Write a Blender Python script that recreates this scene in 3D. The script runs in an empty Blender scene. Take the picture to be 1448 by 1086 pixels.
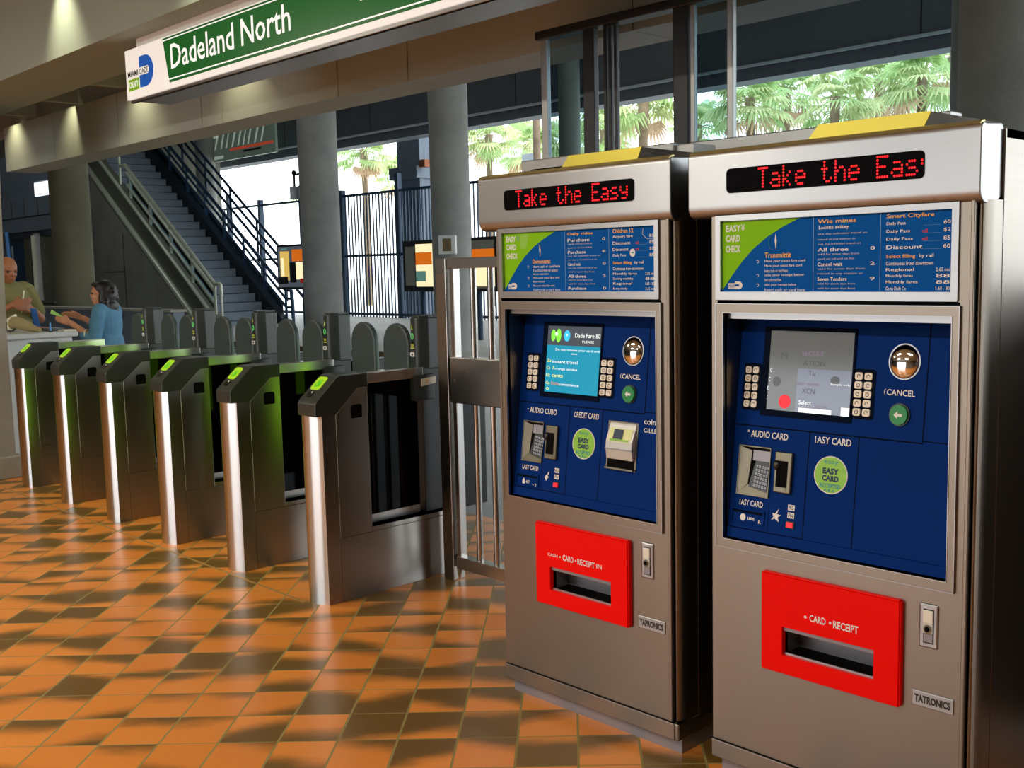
import bpy, bmesh, math, random
from mathutils import Vector, Matrix
random.seed(7)
SC = bpy.context.scene
COL = SC.collection
PI = math.pi

# ------------------------------------------------------------------ materials
def lin(c):
    return tuple((x / 12.92 if x <= .04045 else ((x + .055) / 1.055) ** 2.4) for x in c)
def hexc(h):
    return lin(tuple(int(h[i:i + 2], 16) / 255 for i in (0, 2, 4)))
def mat(name, col, rough=.5, metal=0., emit=None, es=0., **kw):
    m = bpy.data.materials.new(name); m.use_nodes = True
    b = m.node_tree.nodes['Principled BSDF']
    b.inputs['Base Color'].default_value = (*col, 1)
    b.inputs['Roughness'].default_value = rough
    b.inputs['Metallic'].default_value = metal
    if emit:
        b.inputs['Emission Color'].default_value = (*emit, 1)
        b.inputs['Emission Strength'].default_value = es
    for k, v in kw.items():
        b.inputs[k].default_value = v
    return m
def nd(m, t, **kw):
    n = m.node_tree.nodes.new(t)
    for k, v in kw.items(): setattr(n, k, v)
    return n
def bsdf(m): return m.node_tree.nodes['Principled BSDF']
def link(m, a, b): m.node_tree.links.new(a, b)
def grain(m, scale=(3, 3, 260), bump=.015, rvar=.12, cvar=.0):
    """fine brushed grain: stretched noise on roughness and bump"""
    tc = nd(m, 'ShaderNodeTexCoord'); mp = nd(m, 'ShaderNodeMapping')
    mp.inputs['Scale'].default_value = scale
    nz = nd(m, 'ShaderNodeTexNoise'); nz.inputs['Scale'].default_value = 1; nz.inputs['Detail'].default_value = 2
    link(m, tc.outputs['Object'], mp.inputs['Vector']); link(m, mp.outputs[0], nz.inputs['Vector'])
    b = bsdf(m); r = b.inputs['Roughness'].default_value
    mr = nd(m, 'ShaderNodeMapRange'); mr.inputs['To Min'].default_value = r - rvar / 2; mr.inputs['To Max'].default_value = r + rvar / 2
    link(m, nz.outputs[0], mr.inputs['Value']); link(m, mr.outputs[0], b.inputs['Roughness'])
    if bump:
        bp = nd(m, 'ShaderNodeBump'); bp.inputs['Strength'].default_value = bump * 10; bp.inputs['Distance'].default_value = .001
        link(m, nz.outputs[0], bp.inputs['Height']); link(m, bp.outputs[0], b.inputs['Normal'])
    return m
def mottled(m, c1, c2, scale=2., bump=.2, fine=60.):
    tc = nd(m, 'ShaderNodeTexCoord')
    nz = nd(m, 'ShaderNodeTexNoise'); nz.inputs['Scale'].default_value = scale; nz.inputs['Detail'].default_value = 7; nz.inputs['Roughness'].default_value = .65
    link(m, tc.outputs['Object'], nz.inputs['Vector'])
    cr = nd(m, 'ShaderNodeValToRGB'); cr.color_ramp.elements[0].color = (*c1, 1); cr.color_ramp.elements[1].color = (*c2, 1)
    cr.color_ramp.elements[0].position = .3; cr.color_ramp.elements[1].position = .7
    link(m, nz.outputs[0], cr.inputs[0]); link(m, cr.outputs[0], bsdf(m).inputs['Base Color'])
    if bump:
        n2 = nd(m, 'ShaderNodeTexNoise'); n2.inputs['Scale'].default_value = fine; n2.inputs['Detail'].default_value = 3
        link(m, tc.outputs['Object'], n2.inputs['Vector'])
        bp = nd(m, 'ShaderNodeBump'); bp.inputs['Strength'].default_value = bump; bp.inputs['Distance'].default_value = .01
        link(m, n2.outputs[0], bp.inputs['Height']); link(m, bp.outputs[0], bsdf(m).inputs['Normal'])
    return m

def aniso(m, a=.8):
    """brush lines run sideways, so highlights stretch up and down"""
    cv = nd(m, 'ShaderNodeCombineXYZ'); cv.inputs[2].default_value = 1
    link(m, cv.outputs[0], bsdf(m).inputs['Tangent']); bsdf(m).inputs['Anisotropic'].default_value = a
    return m
M = {}
M['steel'] = aniso(grain(mat('brushed_steel', (.275, .238, .198), .36, 1.), (2, 2, 300), .0, .05), .5)
M['steel_light'] = aniso(grain(mat('satin_aluminium', (.40, .405, .41), .34, 1.), (2, 2, 200), .0, .05), .6)
M['steel_turn'] = aniso(grain(mat('turnstile_steel', (.36, .34, .31), .30, 1.), (2, 2, 260), .0, .05), .9)
M['nose'] = aniso(mat('polished_nose_steel', (.66, .66, .66), .26, 1.), .92)
M['steel_bar'] = grain(mat('rail_steel', (.52, .50, .47), .26, 1.), (30, 30, 30), .0, .06)
M['steel_shadow'] = mat('gap_black', (.01, .01, .01), .6)
M['brass'] = grain(mat('brass_plate', (.52, .42, .07), .36, 1.), (60, 2, 60), .01, .1)  # yellow ceiling reflection put into the plate's base colour
M['brass_edge'] = mat('brass_edge', (.85, .74, .36), .5, 1.)  # reflection on the rounded head edge painted in as yellow metal
M['galv'] = mat('plinth_grey', (.30, .29, .32), .45, .6)
M['cap'] = grain(mat('turnstile_hood', (.034, .040, .036), .29), (80, 80, 80), .0, .04)
M['paddle'] = grain(mat('flap_grey', (.040, .062, .060), .42), (60, 60, 60), .004, .06)
M['post'] = grain(mat('post_grey', (.034, .045, .044), .34), (60, 60, 60), .004, .06)
M['black'] = mat('black_plastic', (.008, .008, .009), .35)
M['blackmatt'] = mat('black_matt', (.004, .004, .004), .8, **{'Specular IOR Level': .05})
M['lens'] = mat('green_reader_light', (.20, .36, .01), .3, 0, (.42, .72, .02), .5)
M['lens_dark'] = mat('green_symbol', (.05, .25, .01), .3, 0, (.06, .35, .01), .9)
M['lane_green'] = mat('lane_light_green', (.2, .5, .02), .4, 0, (.34, .80, .01), 1.75)
M['white'] = mat('white_print', (.80, .80, .78), .5)
M['cream'] = mat('cream_plate', (.80, .76, .66), .45)
M['greendot'] = mat('green_led', (.1, .6, .1), .4, 0, (.2, .9, .25), .3)
M['yellowprint'] = mat('yellow_green_print', (.45, .5, .05), .5, 0, (.5, .6, .05), .25)
M['blue'] = grain(mat('console_blue', hexc('002c74'), .6, **{'Specular IOR Level': .06}), (90, 90, 90), .004, .05)
M['blue_dark'] = mat('seam_dark_blue', (.001, .005, .018), .7, **{'Specular IOR Level': .05})
M['red'] = mat('red_enamel', (.93, .003, .001), .4, **{'Specular IOR Level': .12})
M['poster_blue'] = mat('poster_blue', hexc('0056aa'), .5, **{'Specular IOR Level': .06})
M['poster_green'] = mat('poster_green', hexc('84c80c'), .5, **{'Specular IOR Level': .1})
M['orange'] = mat('orange_print', hexc('f0b244'), .5)
M['redprint'] = mat('red_print', hexc('d23030'), .5)
M['lightblue'] = mat('light_blue_rule', hexc('5f9fe6'), .5)
M['greyprint'] = mat('pale_print', hexc('b8c4d8'), .5)
M['led_black'] = mat('led_window', (.004, .004, .005), .4, **{'Specular IOR Level': .015})
M['led_red'] = mat('led_red', (.6, 0, .01), .5, 0, (1., .002, .008), 1.25)
M['dome'] = mat('polished_dome', (.85, .83, .80), .06, 1.)
M['btn'] = mat('ivory_button', hexc('f2ecdf'), .5)
M['btn_print'] = mat('button_print', (.06, .05, .05), .5)
M['green_btn'] = mat('green_button', (.0, .20, .04), .4, 0, (0, .4, .06), .06)
M['sticker'] = mat('sticker_green', hexc('8ecb3a'), .4)
M['sticker_dark'] = mat('sticker_navy', hexc('17324f'), .5)
M['sticker_teal'] = mat('sticker_teal', hexc('2a8f96'), .5)
M['brassdark'] = grain(mat('bronze_bezel', (.20, .175, .125), .4, 1.), (60, 60, 60), .005, .08)
M['silver'] = mat('silver_plastic', hexc('c9cac6'), .35, .2)
M['paleyellow'] = mat('pale_yellow', hexc('dfe49a'), .4)
M['scr_head'] = mat('screen_dark', (.03, .035, .04), .15, 0, (.06, .07, .085), .9)
M['scr_teal'] = mat('screen_teal', (.01, .1, .15), .15, 0, (.01, .24, .37), 1.)
M['scr_green'] = mat('screen_green', (.1, .5, .05), .2, 0, (.20, .62, .05), 1.)
M['scr_cyan'] = mat('screen_cyan', (.02, .3, .5), .2, 0, (.03, .42, .75), 1.)
M['scr_white'] = mat('screen_white', (.6, .6, .6), .2, 0, (.75, .85, .85), .9)
M['scr_yellow'] = mat('screen_yellow', (.5, .5, .1), .2, 0, (.75, .70, .12), 1.)
M['scr_grey'] = mat('screen_grey', (.05, .05, .05), .10, 0, (.20, .205, .19), .38)
M['scr_grey2'] = mat('screen_bluegrey', (.05, .05, .06), .10, 0, (.22, .25, .33), .55)
M['scr_red'] = mat('screen_red', (.25, .0, .0), .4, 0, (1., .01, .03), .75)
M['scr_faint'] = mat('screen_faint', (.03, .03, .03), .2, 0, (.10, .11, .12), .3)
M['scr_purple'] = mat('screen_purple', (.1, .05, .1), .2, 0, (.30, .22, .34), .5)
M['concrete'] = mottled(mat('round_column_concrete', (.2, .2, .2), .75), hexc('7a7a76'), hexc('969691'), 1.3, .25, 40)
M['concrete_dark'] = mottled(mat('dark_concrete', (.1, .1, .1), .8), hexc('86857a'), hexc('9a998c'), 1.2, .2, 30)
M['concrete_olive'] = mottled(mat('olive_concrete', (.1, .1, .1), .8), hexc('56523e'), hexc('68644c'), 1.2, .2, 30)  # greenish light on the column mixed into the concrete colour
M['concrete_warm'] = mottled(mat('pillar_concrete', (.3, .3, .28), .7), hexc('8e8b7e'), hexc('a5a294'), 2.0, .2, 50)
M['ceil'] = mottled(mat('ceiling_paint', (.4, .4, .38), .7), hexc('8f9c96'), hexc('97a49d'), 1.0, .04, 90)
M['beam'] = mottled(mat('beam_panel', (.3, .3, .29), .5), hexc('a3ada9'), hexc('abb5b0'), 1.5, .03, 90)
M['darkbeam'] = mottled(mat('far_beam_grey', (.1, .11, .12), .7), hexc('565c64'), hexc('626870'), .6, .05, 20)
M['whitetrim'] = mat('white_trim', hexc('b9c2cc'), .5)
M['blue_metal'] = mat('blue_painted_metal', hexc('1f3f5c'), .45, .2)
M['navy_bars'] = mat('dark_blue_bars', hexc('17344e'), .5, .1)
M['step'] = mottled(mat('stair_tread', (.1, .1, .12), .6), hexc('6a7683'), hexc('7a8692'), 3, .05, 50)
M['rail_light'] = mat('pale_rail', hexc('c2c6b0'), .35, .3)
M['stringer'] = mat('stair_stringer', hexc('6c6e5e'), .4, .35)
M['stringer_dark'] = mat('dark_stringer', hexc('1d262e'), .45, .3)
M['paidfloor'] = mottled(mat('grey_floor', (.2, .2, .2), .35), hexc('70747a'), hexc('84888c'), .8, .03, 60)
M['slab'] = mottled(mat('plaza_slab', (.5, .5, .5), .6), hexc('a0a09a'), hexc('b4b4ac'), .6, .03, 60)
M['slabedge'] = mat('slab_edge_brown', hexc('6a5636'), .7)
M['ground'] = mottled(mat('outdoor_ground', (.6, .6, .6), .8), hexc('bcbcb6'), hexc('d0d0ca'), .3, 0)
M['trunk'] = mottled(mat('palm_trunk', (.2, .15, .1), .9), hexc('6b5a48'), hexc('8c7a64'), 4, .3, 20)
M['frond'] = mottled(mat('palm_green', (.1, .2, .04), .5), hexc('86a56a'), hexc('b4cb8c'), 1.5, 0)
M['frond2'] = mottled(mat('palm_yellow_green', (.2, .25, .06), .5), hexc('a9b880'), hexc('d2d6a4'), 1.5, 0)
M['deadfrond'] = mottled(mat('palm_brown', (.3, .2, .12), .8), hexc('a08468'), hexc('c4a88a'), 2, 0)
M['wall'] = mottled(mat('wall_plaster', (.35, .34, .32), .75), hexc('7d796f'), hexc('8a867b'), 1, .03, 60)
M['bluegrey'] = mottled(mat('blue_grey_wall', (.2, .23, .28), .6), hexc('5a6674'), hexc('687482'), 1, .03, 40)
M['niche'] = mottled(mat('olive_niche', (.1, .1, .07), .6), hexc('4a4c3c'), hexc('5c5e4a'), 1.5, .03, 40)
M['sign_white'] = mat('sign_white', (.78, .78, .76), .35, 0, (1, .98, .94), .40)
M['sign_green'] = mat('sign_green', (.0, .07, .010), .25, 0, (.0, .17, .02), .32)
M['sign_letter'] = mat('sign_letter_white', (.8, .8, .8), .3, 0, (1, 1, 1), .55)
M['sign_blue'] = mat('sign_blue', hexc('0f55b4'), .3, 0, hexc('0f55b4'), .4)
M['sign_lime'] = mat('sign_lime', hexc('78a818'), .3, 0, hexc('78a818'), .4)
M['sign_black'] = mat('sign_black', (.02, .02, .02), .4)
M['sign_case'] = mat('sign_case', (.55, .55, .54), .3, .8)
M['skin_tan'] = mat('skin_tan', hexc('9c6340'), .5)
M['skin_fair'] = mat('skin_fair', hexc('c98a66'), .5)
M['hair'] = mat('dark_hair', hexc('1d1512'), .45)
M['khaki'] = mottled(mat('khaki_shirt', (.2, .2, .1), .8), hexc('6e6a3c'), hexc('7e7a4a'), 5, .05, 80)
M['denim'] = mottled(mat('blue_denim', (.1, .2, .3), .8), hexc('457590'), hexc('5a8eac'), 5, .05, 80)
M['darkcloth'] = mat('dark_trousers', (.02, .02, .025), .8)
M['eye'] = mat('dark_eye', (.01, .008, .006), .2)
M['lip'] = mat('lip', hexc('9a4a42'), .5)
M['paper_green'] = mat('lime_paper', hexc('a6d860'), .6)
M['paper_white'] = mat('white_paper', hexc('e6e2cc'), .6)
M['folder'] = mat('brown_folder', hexc('8a4a22'), .6)
M['beige'] = mat('beige_cloth', hexc('9c8c60'), .8)
M['strap_blue'] = mat('blue_strap', hexc('1f5a9c'), .6)
M['counter'] = mat('counter_white', hexc('c4c8c6'), .35)
M['ad_orange'] = mat('ad_orange', hexc('e06a14'), .4, 0, hexc('f07a18'), .5)
M['ad_yellow'] = mat('ad_yellow', hexc('e0b050'), .4, 0, hexc('f0c868'), .6)
M['ad_cream'] = mat('ad_cream', hexc('f0e2b0'), .4, 0, hexc('ffeebc'), .8)
M['ad_red'] = mat('ad_red', hexc('8a1a12'), .4, 0, hexc('9a1a12'), .4)
M['ad_teal'] = mat('ad_teal', hexc('5a8a80'), .4, 0, hexc('6a9a90'), .4)
M['hang_green'] = mat('board_green_grey', hexc('78887c'), .4, 0, hexc('5a6a5c'), .22)  # board tones glow to imitate a reflection in glass
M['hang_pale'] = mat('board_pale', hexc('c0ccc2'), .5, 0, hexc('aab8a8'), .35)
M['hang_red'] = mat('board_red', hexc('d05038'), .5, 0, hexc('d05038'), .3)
M['fixture'] = mat('lamp_fixture', (.6, .6, .58), .4, .3)
M['diffuser'] = mat('lamp_diffuser', (.8, .8, .75), .4, 0, (1., .86, .62), 2.6)
M['lens_warm'] = mat('downlight_lens', (.8, .8, .7), .4, 0, (1., .88, .55), 6.)
M['hall_diffuser'] = mat('hall_diffuser', (.8, .8, .8), .4, 0, (.9, .95, 1.), 1.5)  # for the added hall fill lamps
M['daywindow'] = mat('daylit_window', (.8, .9, 1.), .4, 0, (.85, .95, 1.), 1.2)
M['jointstrip'] = mat('joint_strip', hexc('b08a4e'), .5, .3)
M['metal_frame'] = grain(mat('window_frame_metal', (.36, .36, .35), .4, .7), (80, 80, 3), .0, .05)
M['frame_dark'] = mat('window_frame_dark', (.018, .019, .02), .4, .3)

def translucent(m, f=.5):
    nt = m.node_tree; out = nt.nodes['Material Output']; tl = nd(m, 'ShaderNodeBsdfTranslucent'); mx = nd(m, 'ShaderNodeMixShader'); mx.inputs[0].default_value = f
    nt.links.new(bsdf(m).inputs['Base Color'].links[0].from_socket, tl.inputs[0])
    nt.links.new(bsdf(m).outputs[0], mx.inputs[1]); nt.links.new(tl.outputs[0], mx.inputs[2]); nt.links.new(mx.outputs[0], out.inputs[0])
for k_ in ('frond', 'frond2', 'deadfrond'): translucent(M[k_])

# glass: thin architectural panes and the smoked turnstile glass
def glass(name, tint, refl_rough, fac):
    m = bpy.data.materials.new(name); m.use_nodes = True
    nt = m.node_tree; nt.nodes.clear()
    out = nt.nodes.new('ShaderNodeOutputMaterial'); mix = nt.nodes.new('ShaderNodeMixShader')
    tr = nt.nodes.new('ShaderNodeBsdfTransparent'); tr.inputs[0].default_value = (*tint, 1)
    gl = nt.nodes.new('ShaderNodeBsdfGlossy'); gl.inputs['Roughness'].default_value = refl_rough
    gl.inputs[0].default_value = (.9, .95, 1, 1)
    lw = nt.nodes.new('ShaderNodeFresnel'); lw.inputs[0].default_value = 1.5
    mm = nt.nodes.new('ShaderNodeMath'); mm.operation = 'MULTIPLY'; mm.inputs[1].default_value = fac
    nt.links.new(lw.outputs[0], mm.inputs[0]); nt.links.new(mm.outputs[0], mix.inputs[0])
    nt.links.new(tr.outputs[0], mix.inputs[1]); nt.links.new(gl.outputs[0], mix.inputs[2]); nt.links.new(mix.outputs[0], out.inputs[0])
    return m
M['pane'] = glass('window_pane', (.82, .88, .90), .02, .015)
M['pane_tint'] = glass('blue_tinted_pane', (.62, .72, .76), .02, .02)
M['smoked'] = glass('smoked_glass', (.012, .018, .016), .05, .28)
M['stairglass'] = glass('stair_glass', (.70, .84, .94), .05, 1.)

# floor tiles: square quarry tiles laid on the diagonal, flashed dark along one edge
def floor_material():
    m = mat('quarry_tile', (.5, .2, .05), .3)
    nt = m.node_tree
    def mth(op, a, b=None, c=None):
        n = nt.nodes.new('ShaderNodeMath'); n.operation = op
        for i, x in enumerate((a, b, c)):
            if x is None: continue
            if isinstance(x, (int, float)): n.inputs[i].default_value = x
            else: nt.links.new(x, n.inputs[i])
        return n.outputs[0]
    tc = nd(m, 'ShaderNodeTexCoord'); sp = nd(m, 'ShaderNodeSeparateXYZ'); link(m, tc.outputs['Object'], sp.inputs[0])
    X, Y = sp.outputs[0], sp.outputs[1]
    s = math.sqrt(.5)
    u = mth('MULTIPLY', mth('ADD', X, Y), s); v = mth('MULTIPLY', mth('SUBTRACT', Y, X), s)
    v0 = mth('SUBTRACT', v, 3.161)
    uu = mth('DIVIDE', mth('ADD', mth('SUBTRACT', u, mth('MULTIPLY', v0, .033)), .639), .1862)
    vv = mth('DIVIDE', mth('SUBTRACT', v0, mth('MULTIPLY', mth('ADD', u, .639), .015)), .1985)
    iu, iv = mth('FLOOR', uu), mth('FLOOR', vv)
    fu, fv = mth('FRACT', uu), mth('FRACT', vv)
    cv = nd(m, 'ShaderNodeCombineXYZ'); nt.links.new(iu, cv.inputs[0]); nt.links.new(iv, cv.inputs[1])
    wn = nd(m, 'ShaderNodeTexWhiteNoise'); wn.noise_dimensions = '2D'; link(m, cv.outputs[0], wn.inputs['Vector'])
    rs = nd(m, 'ShaderNodeSeparateColor'); link(m, wn.outputs['Color'], rs.inputs[0])
    r1, r2, r3 = rs.outputs[0], rs.outputs[1], rs.outputs[2]
    flip = mth('GREATER_THAN', r1, .5)
    dv = mth('ABSOLUTE', mth('SUBTRACT', fv, flip))                 # distance from the flashed edge
    slant = mth('MULTIPLY', mth('SUBTRACT', fu, .5), mth('MULTIPLY', mth('SUBTRACT', r2, .5), 1.0))
    cv2 = nd(m, 'ShaderNodeCombineXYZ'); nt.links.new(mth('ADD', mth('MULTIPLY', uu, 1.0), mth('MULTIPLY', r1, 31.)), cv2.inputs[0]); nt.links.new(mth('MULTIPLY', vv, 2.2), cv2.inputs[1]); nt.links.new(mth('MULTIPLY', r2, 17.), cv2.inputs[2])
    nz = nd(m, 'ShaderNodeTexNoise'); nz.inputs['Scale'].default_value = .9; nz.inputs['Detail'].default_value = 3; link(m, cv2.outputs[0], nz.inputs['Vector'])
    e = mth('ADD', mth('ADD', dv, slant), mth('MULTIPLY', mth('SUBTRACT', nz.outputs[0], .5), .55))
    thr = mth('MULTIPLY_ADD', mth('MULTIPLY', r3, r3), .90, .15)
    mr = nd(m, 'ShaderNodeMapRange'); mr.interpolation_type = 'SMOOTHSTEP'
    nt.links.new(mth('SUBTRACT', thr, e), mr.inputs['Value']); mr.inputs['From Min'].default_value = -.22; mr.inputs['From Max'].default_value = .30
    fine = nd(m, 'ShaderNodeTexNoise'); fine.inputs['Scale'].default_value = 160; link(m, tc.outputs['Object'], fine.inputs['Vector'])
    ca = nd(m, 'ShaderNodeMix', data_type='RGBA'); ca.inputs[6].default_value = (*hexc('dc8434'), 1); ca.inputs[7].default_value = (*hexc('ea9440'), 1); nt.links.new(r3, ca.inputs[0])
    cb = nd(m, 'ShaderNodeMix', data_type='RGBA'); cb.inputs[7].default_value = (*hexc('604c22'), 1); nt.links.new(mth('MULTIPLY', mr.outputs[0], .93), cb.inputs[0]); link(m, ca.outputs[2], cb.inputs[6])
    cf = nd(m, 'ShaderNodeMix', data_type='RGBA', blend_type='MULTIPLY'); cf.inputs[0].default_value = .25; link(m, cb.outputs[2], cf.inputs[6]); link(m, fine.outputs['Color'], cf.inputs[7])
    gu = mth('MINIMUM', fu, mth('SUBTRACT', 1, fu)); gv = mth('MINIMUM', fv, mth('SUBTRACT', 1, fv))
    gm = mth('MAXIMUM', mth('LESS_THAN', gu, .020), mth('LESS_THAN', gv, .013))
    cg = nd(m, 'ShaderNodeMix', data_type='RGBA'); nt.links.new(gm, cg.inputs[0]); link(m, cb.outputs[2], cg.inputs[6]); cg.inputs[7].default_value = (*hexc('8d7f4a'), 1)
    link(m, cg.outputs[2], bsdf(m).inputs['Base Color'])
    rr = mth('ADD', mth('MULTIPLY', gm, .45), mth('MULTIPLY_ADD', fine.outputs[0], .12, .24)); nt.links.new(rr, bsdf(m).inputs['Roughness'])
    bp = nd(m, 'ShaderNodeBump'); bp.inputs['Strength'].default_value = .35; bp.inputs['Distance'].default_value = .004
    hgt = mth('SUBTRACT', mth('MULTIPLY', nz.outputs[0], .25), gm); nt.links.new(hgt, bp.inputs['Height']); link(m, bp.outputs[0], bsdf(m).inputs['Normal'])
    bsdf(m).inputs['Specular IOR Level'].default_value = .45
    return m
M['tile'] = floor_material()

# ------------------------------------------------------------------ mesh builder
_tc = {}
def text_geo(s, bold=0.):
    key = (s, bold)
    if key not in _tc:
        cu = bpy.data.curves.new('lettering', 'FONT'); cu.body = s; cu.size = 1; cu.offset = bold; cu.resolution_u = 2
        ob = bpy.data.objects.new('lettering', cu); me = bpy.data.meshes.new_from_object(ob)
        vs = [(v.co.x, v.co.y) for v in me.vertices]; fs = [tuple(p.vertices) for p in me.polygons]
        bpy.data.objects.remove(ob); bpy.data.curves.remove(cu); bpy.data.meshes.remove(me)
        _tc[key] = (vs, fs)
    return _tc[key]

class MB:
    def __init__(self, T=None):
        self.v, self.f, self.mi, self.sm, self.mats = [], [], [], [], []
        self.T = T            # optional point transform
    def m(self, k):
        mt = M[k] if isinstance(k, str) else k
        if mt not in self.mats: self.mats.append(mt)
        return self.mats.index(mt)
    def add(self, vs, fs, k, smooth=False):
        o = len(self.v); i = self.m(k)
        for p in vs:
            self.v.append(tuple(self.T(p)) if self.T else tuple(p))
        for f in fs:
            self.f.append(tuple(o + a for a in f)); self.mi.append(i); self.sm.append(smooth)
        return self
    def bm(self, b, k, smooth=False):
        b.verts.index_update()
        vs = [v.co[:] for v in b.verts]; fs = [[v.index for v in f.verts] for f in b.faces]; b.free()
        return self.add(vs, fs, k, smooth)
    def box(self, x0, x1, y0, y1, z0, z1, k, bev=0, seg=2):
        if not bev:
            vs = [(x, y, z) for x in (x0, x1) for y in (y0, y1) for z in (z0, z1)]
            return self.add(vs, [(0, 1, 3, 2), (4, 6, 7, 5), (0, 4, 5, 1), (2, 3, 7, 6), (0, 2, 6, 4), (1, 5, 7, 3)], k)
        b = bmesh.new(); bmesh.ops.create_cube(b, size=1)
        for v in b.verts: v.co = Vector(((x0 + x1) / 2 + v.co.x * (x1 - x0), (y0 + y1) / 2 + v.co.y * (y1 - y0), (z0 + z1) / 2 + v.co.z * (z1 - z0)))
        bmesh.ops.bevel(b, geom=b.edges[:], offset=bev, segments=seg, affect='EDGES', profile=.5)
        return self.bm(b, k)
    def prism(self, pts, axis, a, c, k, bev=0, smooth=False):
        """2D polygon extruded along axis; pts are the other two coordinates in order"""
        def P(p, t): return {'x': (t, p[0], p[1]), 'y': (p[0], t, p[1]), 'z': (p[0], p[1], t)}[axis]
        n = len(pts); vs = [P(p, a) for p in pts] + [P(p, c) for p in pts]
        fs = [tuple(range(n)), tuple(range(2 * n - 1, n - 1, -1))] + [(i, (i + 1) % n, n + (i + 1) % n, n + i) for i in range(n)]
        if not bev and not smooth: return self.add(vs, fs, k)
        b = bmesh.new(); bv = [b.verts.new(v) for v in vs]
        for f in fs: b.faces.new([bv[i] for i in f])
        bmesh.ops.recalc_face_normals(b, faces=b.faces[:])
        if bev: bmesh.ops.bevel(b, geom=b.edges[:], offset=bev, segments=2, affect='EDGES', profile=.5)
        return self.bm(b, k, smooth)
    def tube(self, pts, r, k, n=12, caps=True):
        pts = [Vector(p) for p in pts]; rs = r if isinstance(r, (list, tuple)) else [r] * len(pts)
        vs, fs = [], []; up = None
        for i, p in enumerate(pts):
            d = (pts[min(i + 1, len(pts) - 1)] - pts[max(i - 1, 0)]).normalized()
            if up is None:
                up = Vector((0, 0, 1)) if abs(d.z) < .9 else Vector((1, 0, 0))
            a = d.cross(up).normalized(); b = a.cross(d).normalized(); up = b
            for j in range(n):
                t = 2 * PI * j / n; vs.append(p + (a * math.cos(t) + b * math.sin(t)) * rs[i])
        for i in range(len(pts) - 1):
            for j in range(n):
                fs.append((i * n + j, i * n + (j + 1) % n, (i + 1) * n + (j + 1) % n, (i + 1) * n + j))
        self.add(vs, fs, k, True)
        if caps:
            self.add(vs[:n], [tuple(range(n - 1, -1, -1))], k); self.add(vs[-n:], [tuple(range(n))], k)
        return self
    def ell(self, c, r, k, n=16, rot=None):
        b = bmesh.new(); bmesh.ops.create_uvsphere(b, u_segments=n, v_segments=max(6, n * 2 // 3), radius=1)
        for v in b.verts:
            p = Vector((v.co.x * r[0], v.co.y * r[1], v.co.z * r[2]))
            if rot: p = rot @ p
            v.co = p + Vector(c)
        return self.bm(b, k, True)
    def disc(self, c, rx, rz, d0, d1, k, n=28):
        """upright disc facing -y: centre (x,z), between depths d0 (front) and d1"""
        pts = [(c[0] + rx * math.cos(2 * PI * i / n), c[1] + rz * math.sin(2 * PI * i / n)) for i in range(n)]
        return self.prism(pts, 'y', d0, d1, k)
    def text(self, s, x0, x1, z0, z1, d, k, bold=0., tilt=0.):
        """lettering fitted to a box on a plane facing -y at depth d"""
        vs, fs = text_geo(s, bold)
        if not vs: return self
        ax, bx = min(p[0] for p in vs), max(p[0] for p in vs); ay, by = min(p[1] for p in vs), max(p[1] for p in vs)
        pv = [(x0 + (p[0] - ax) / (bx - ax) * (x1 - x0), d, z0 + (p[1] - ay) / max(by - ay, 1e-6) * (z1 - z0)) for p in vs]
        return self.add(pv, fs, k)
    def quad(self, x0, x1, z0, z1, d, k):
        return self.add([(x0, d, z0), (x1, d, z0), (x1, d, z1), (x0, d, z1)], [(0, 1, 2, 3)], k)
    def flat(self, pts, d, k):
        return self.add([(p[0], d, p[1]) for p in pts], [tuple(range(len(pts)))], k)
    def build(self, name, parent=None, label=None):
        me = bpy.data.meshes.new(name); me.from_pydata(self.v, [], self.f)
        for mt in self.mats: me.materials.append(mt)
        me.polygons.foreach_set('material_index', self.mi); me.polygons.foreach_set('use_smooth', self.sm)
        b = bmesh.new(); b.from_mesh(me); bmesh.ops.recalc_face_normals(b, faces=[f for f in b.faces]); b.to_mesh(me); b.free()
        me.update()
        ob = bpy.data.objects.new(name, me); COL.objects.link(ob)
        if parent: ob.parent = parent
        if label: ob['label'] = label
        return ob

def tag(o, label, cat, group=None, kind=None):
    o['label'] = label; o['category'] = cat
    if group: o['group'] = group
    if kind: o['kind'] = kind
    return o
def thing(name, label, cat, loc=(0, 0, 0), rz=0., group=None):
    o = bpy.data.objects.new(name, None); COL.objects.link(o)
    o.location = loc; o.rotation_euler = (0, 0, rz); o.empty_display_size = .1
    return tag(o, label, cat, group)
def struct(mb, name, label=None, cat=None):
    o = mb.build(name); o['kind'] = 'structure'
    o['label'] = label or name.replace('_', ' '); o['category'] = cat or name.split('_')[0].split('.')[0]
    return o

# ------------------------------------------------------------------ camera (solved from the photograph's lines)
F_PX = 1510.4
CAM_M = []
def make_camera():
    pit, roll, yaw = math.radians(6.283), math.radians(1.325), math.radians(46.322)
    f = Vector((-math.sin(yaw) * math.cos(pit), math.cos(yaw) * math.cos(pit), -math.sin(pit)))
    r = Vector((math.cos(yaw), math.sin(yaw), 0)); d = f.cross(r)
    r2 = r * math.cos(roll) + d * math.sin(roll); d2 = d * math.cos(roll) - r * math.sin(roll)
    cam = bpy.data.cameras.new('camera'); ob = bpy.data.objects.new('camera', cam); COL.objects.link(ob)
    ob.matrix_world = Matrix(((r2.x, -d2.x, -f.x, 0), (r2.y, -d2.y, -f.y, 0), (r2.z, -d2.z, -f.z, 1.45), (0, 0, 0, 1)))
    cam.sensor_width = 36; cam.lens = F_PX / 1448 * 36; cam.clip_start = .05; cam.clip_end = 500
    SC.camera = ob
make_camera()

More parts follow.
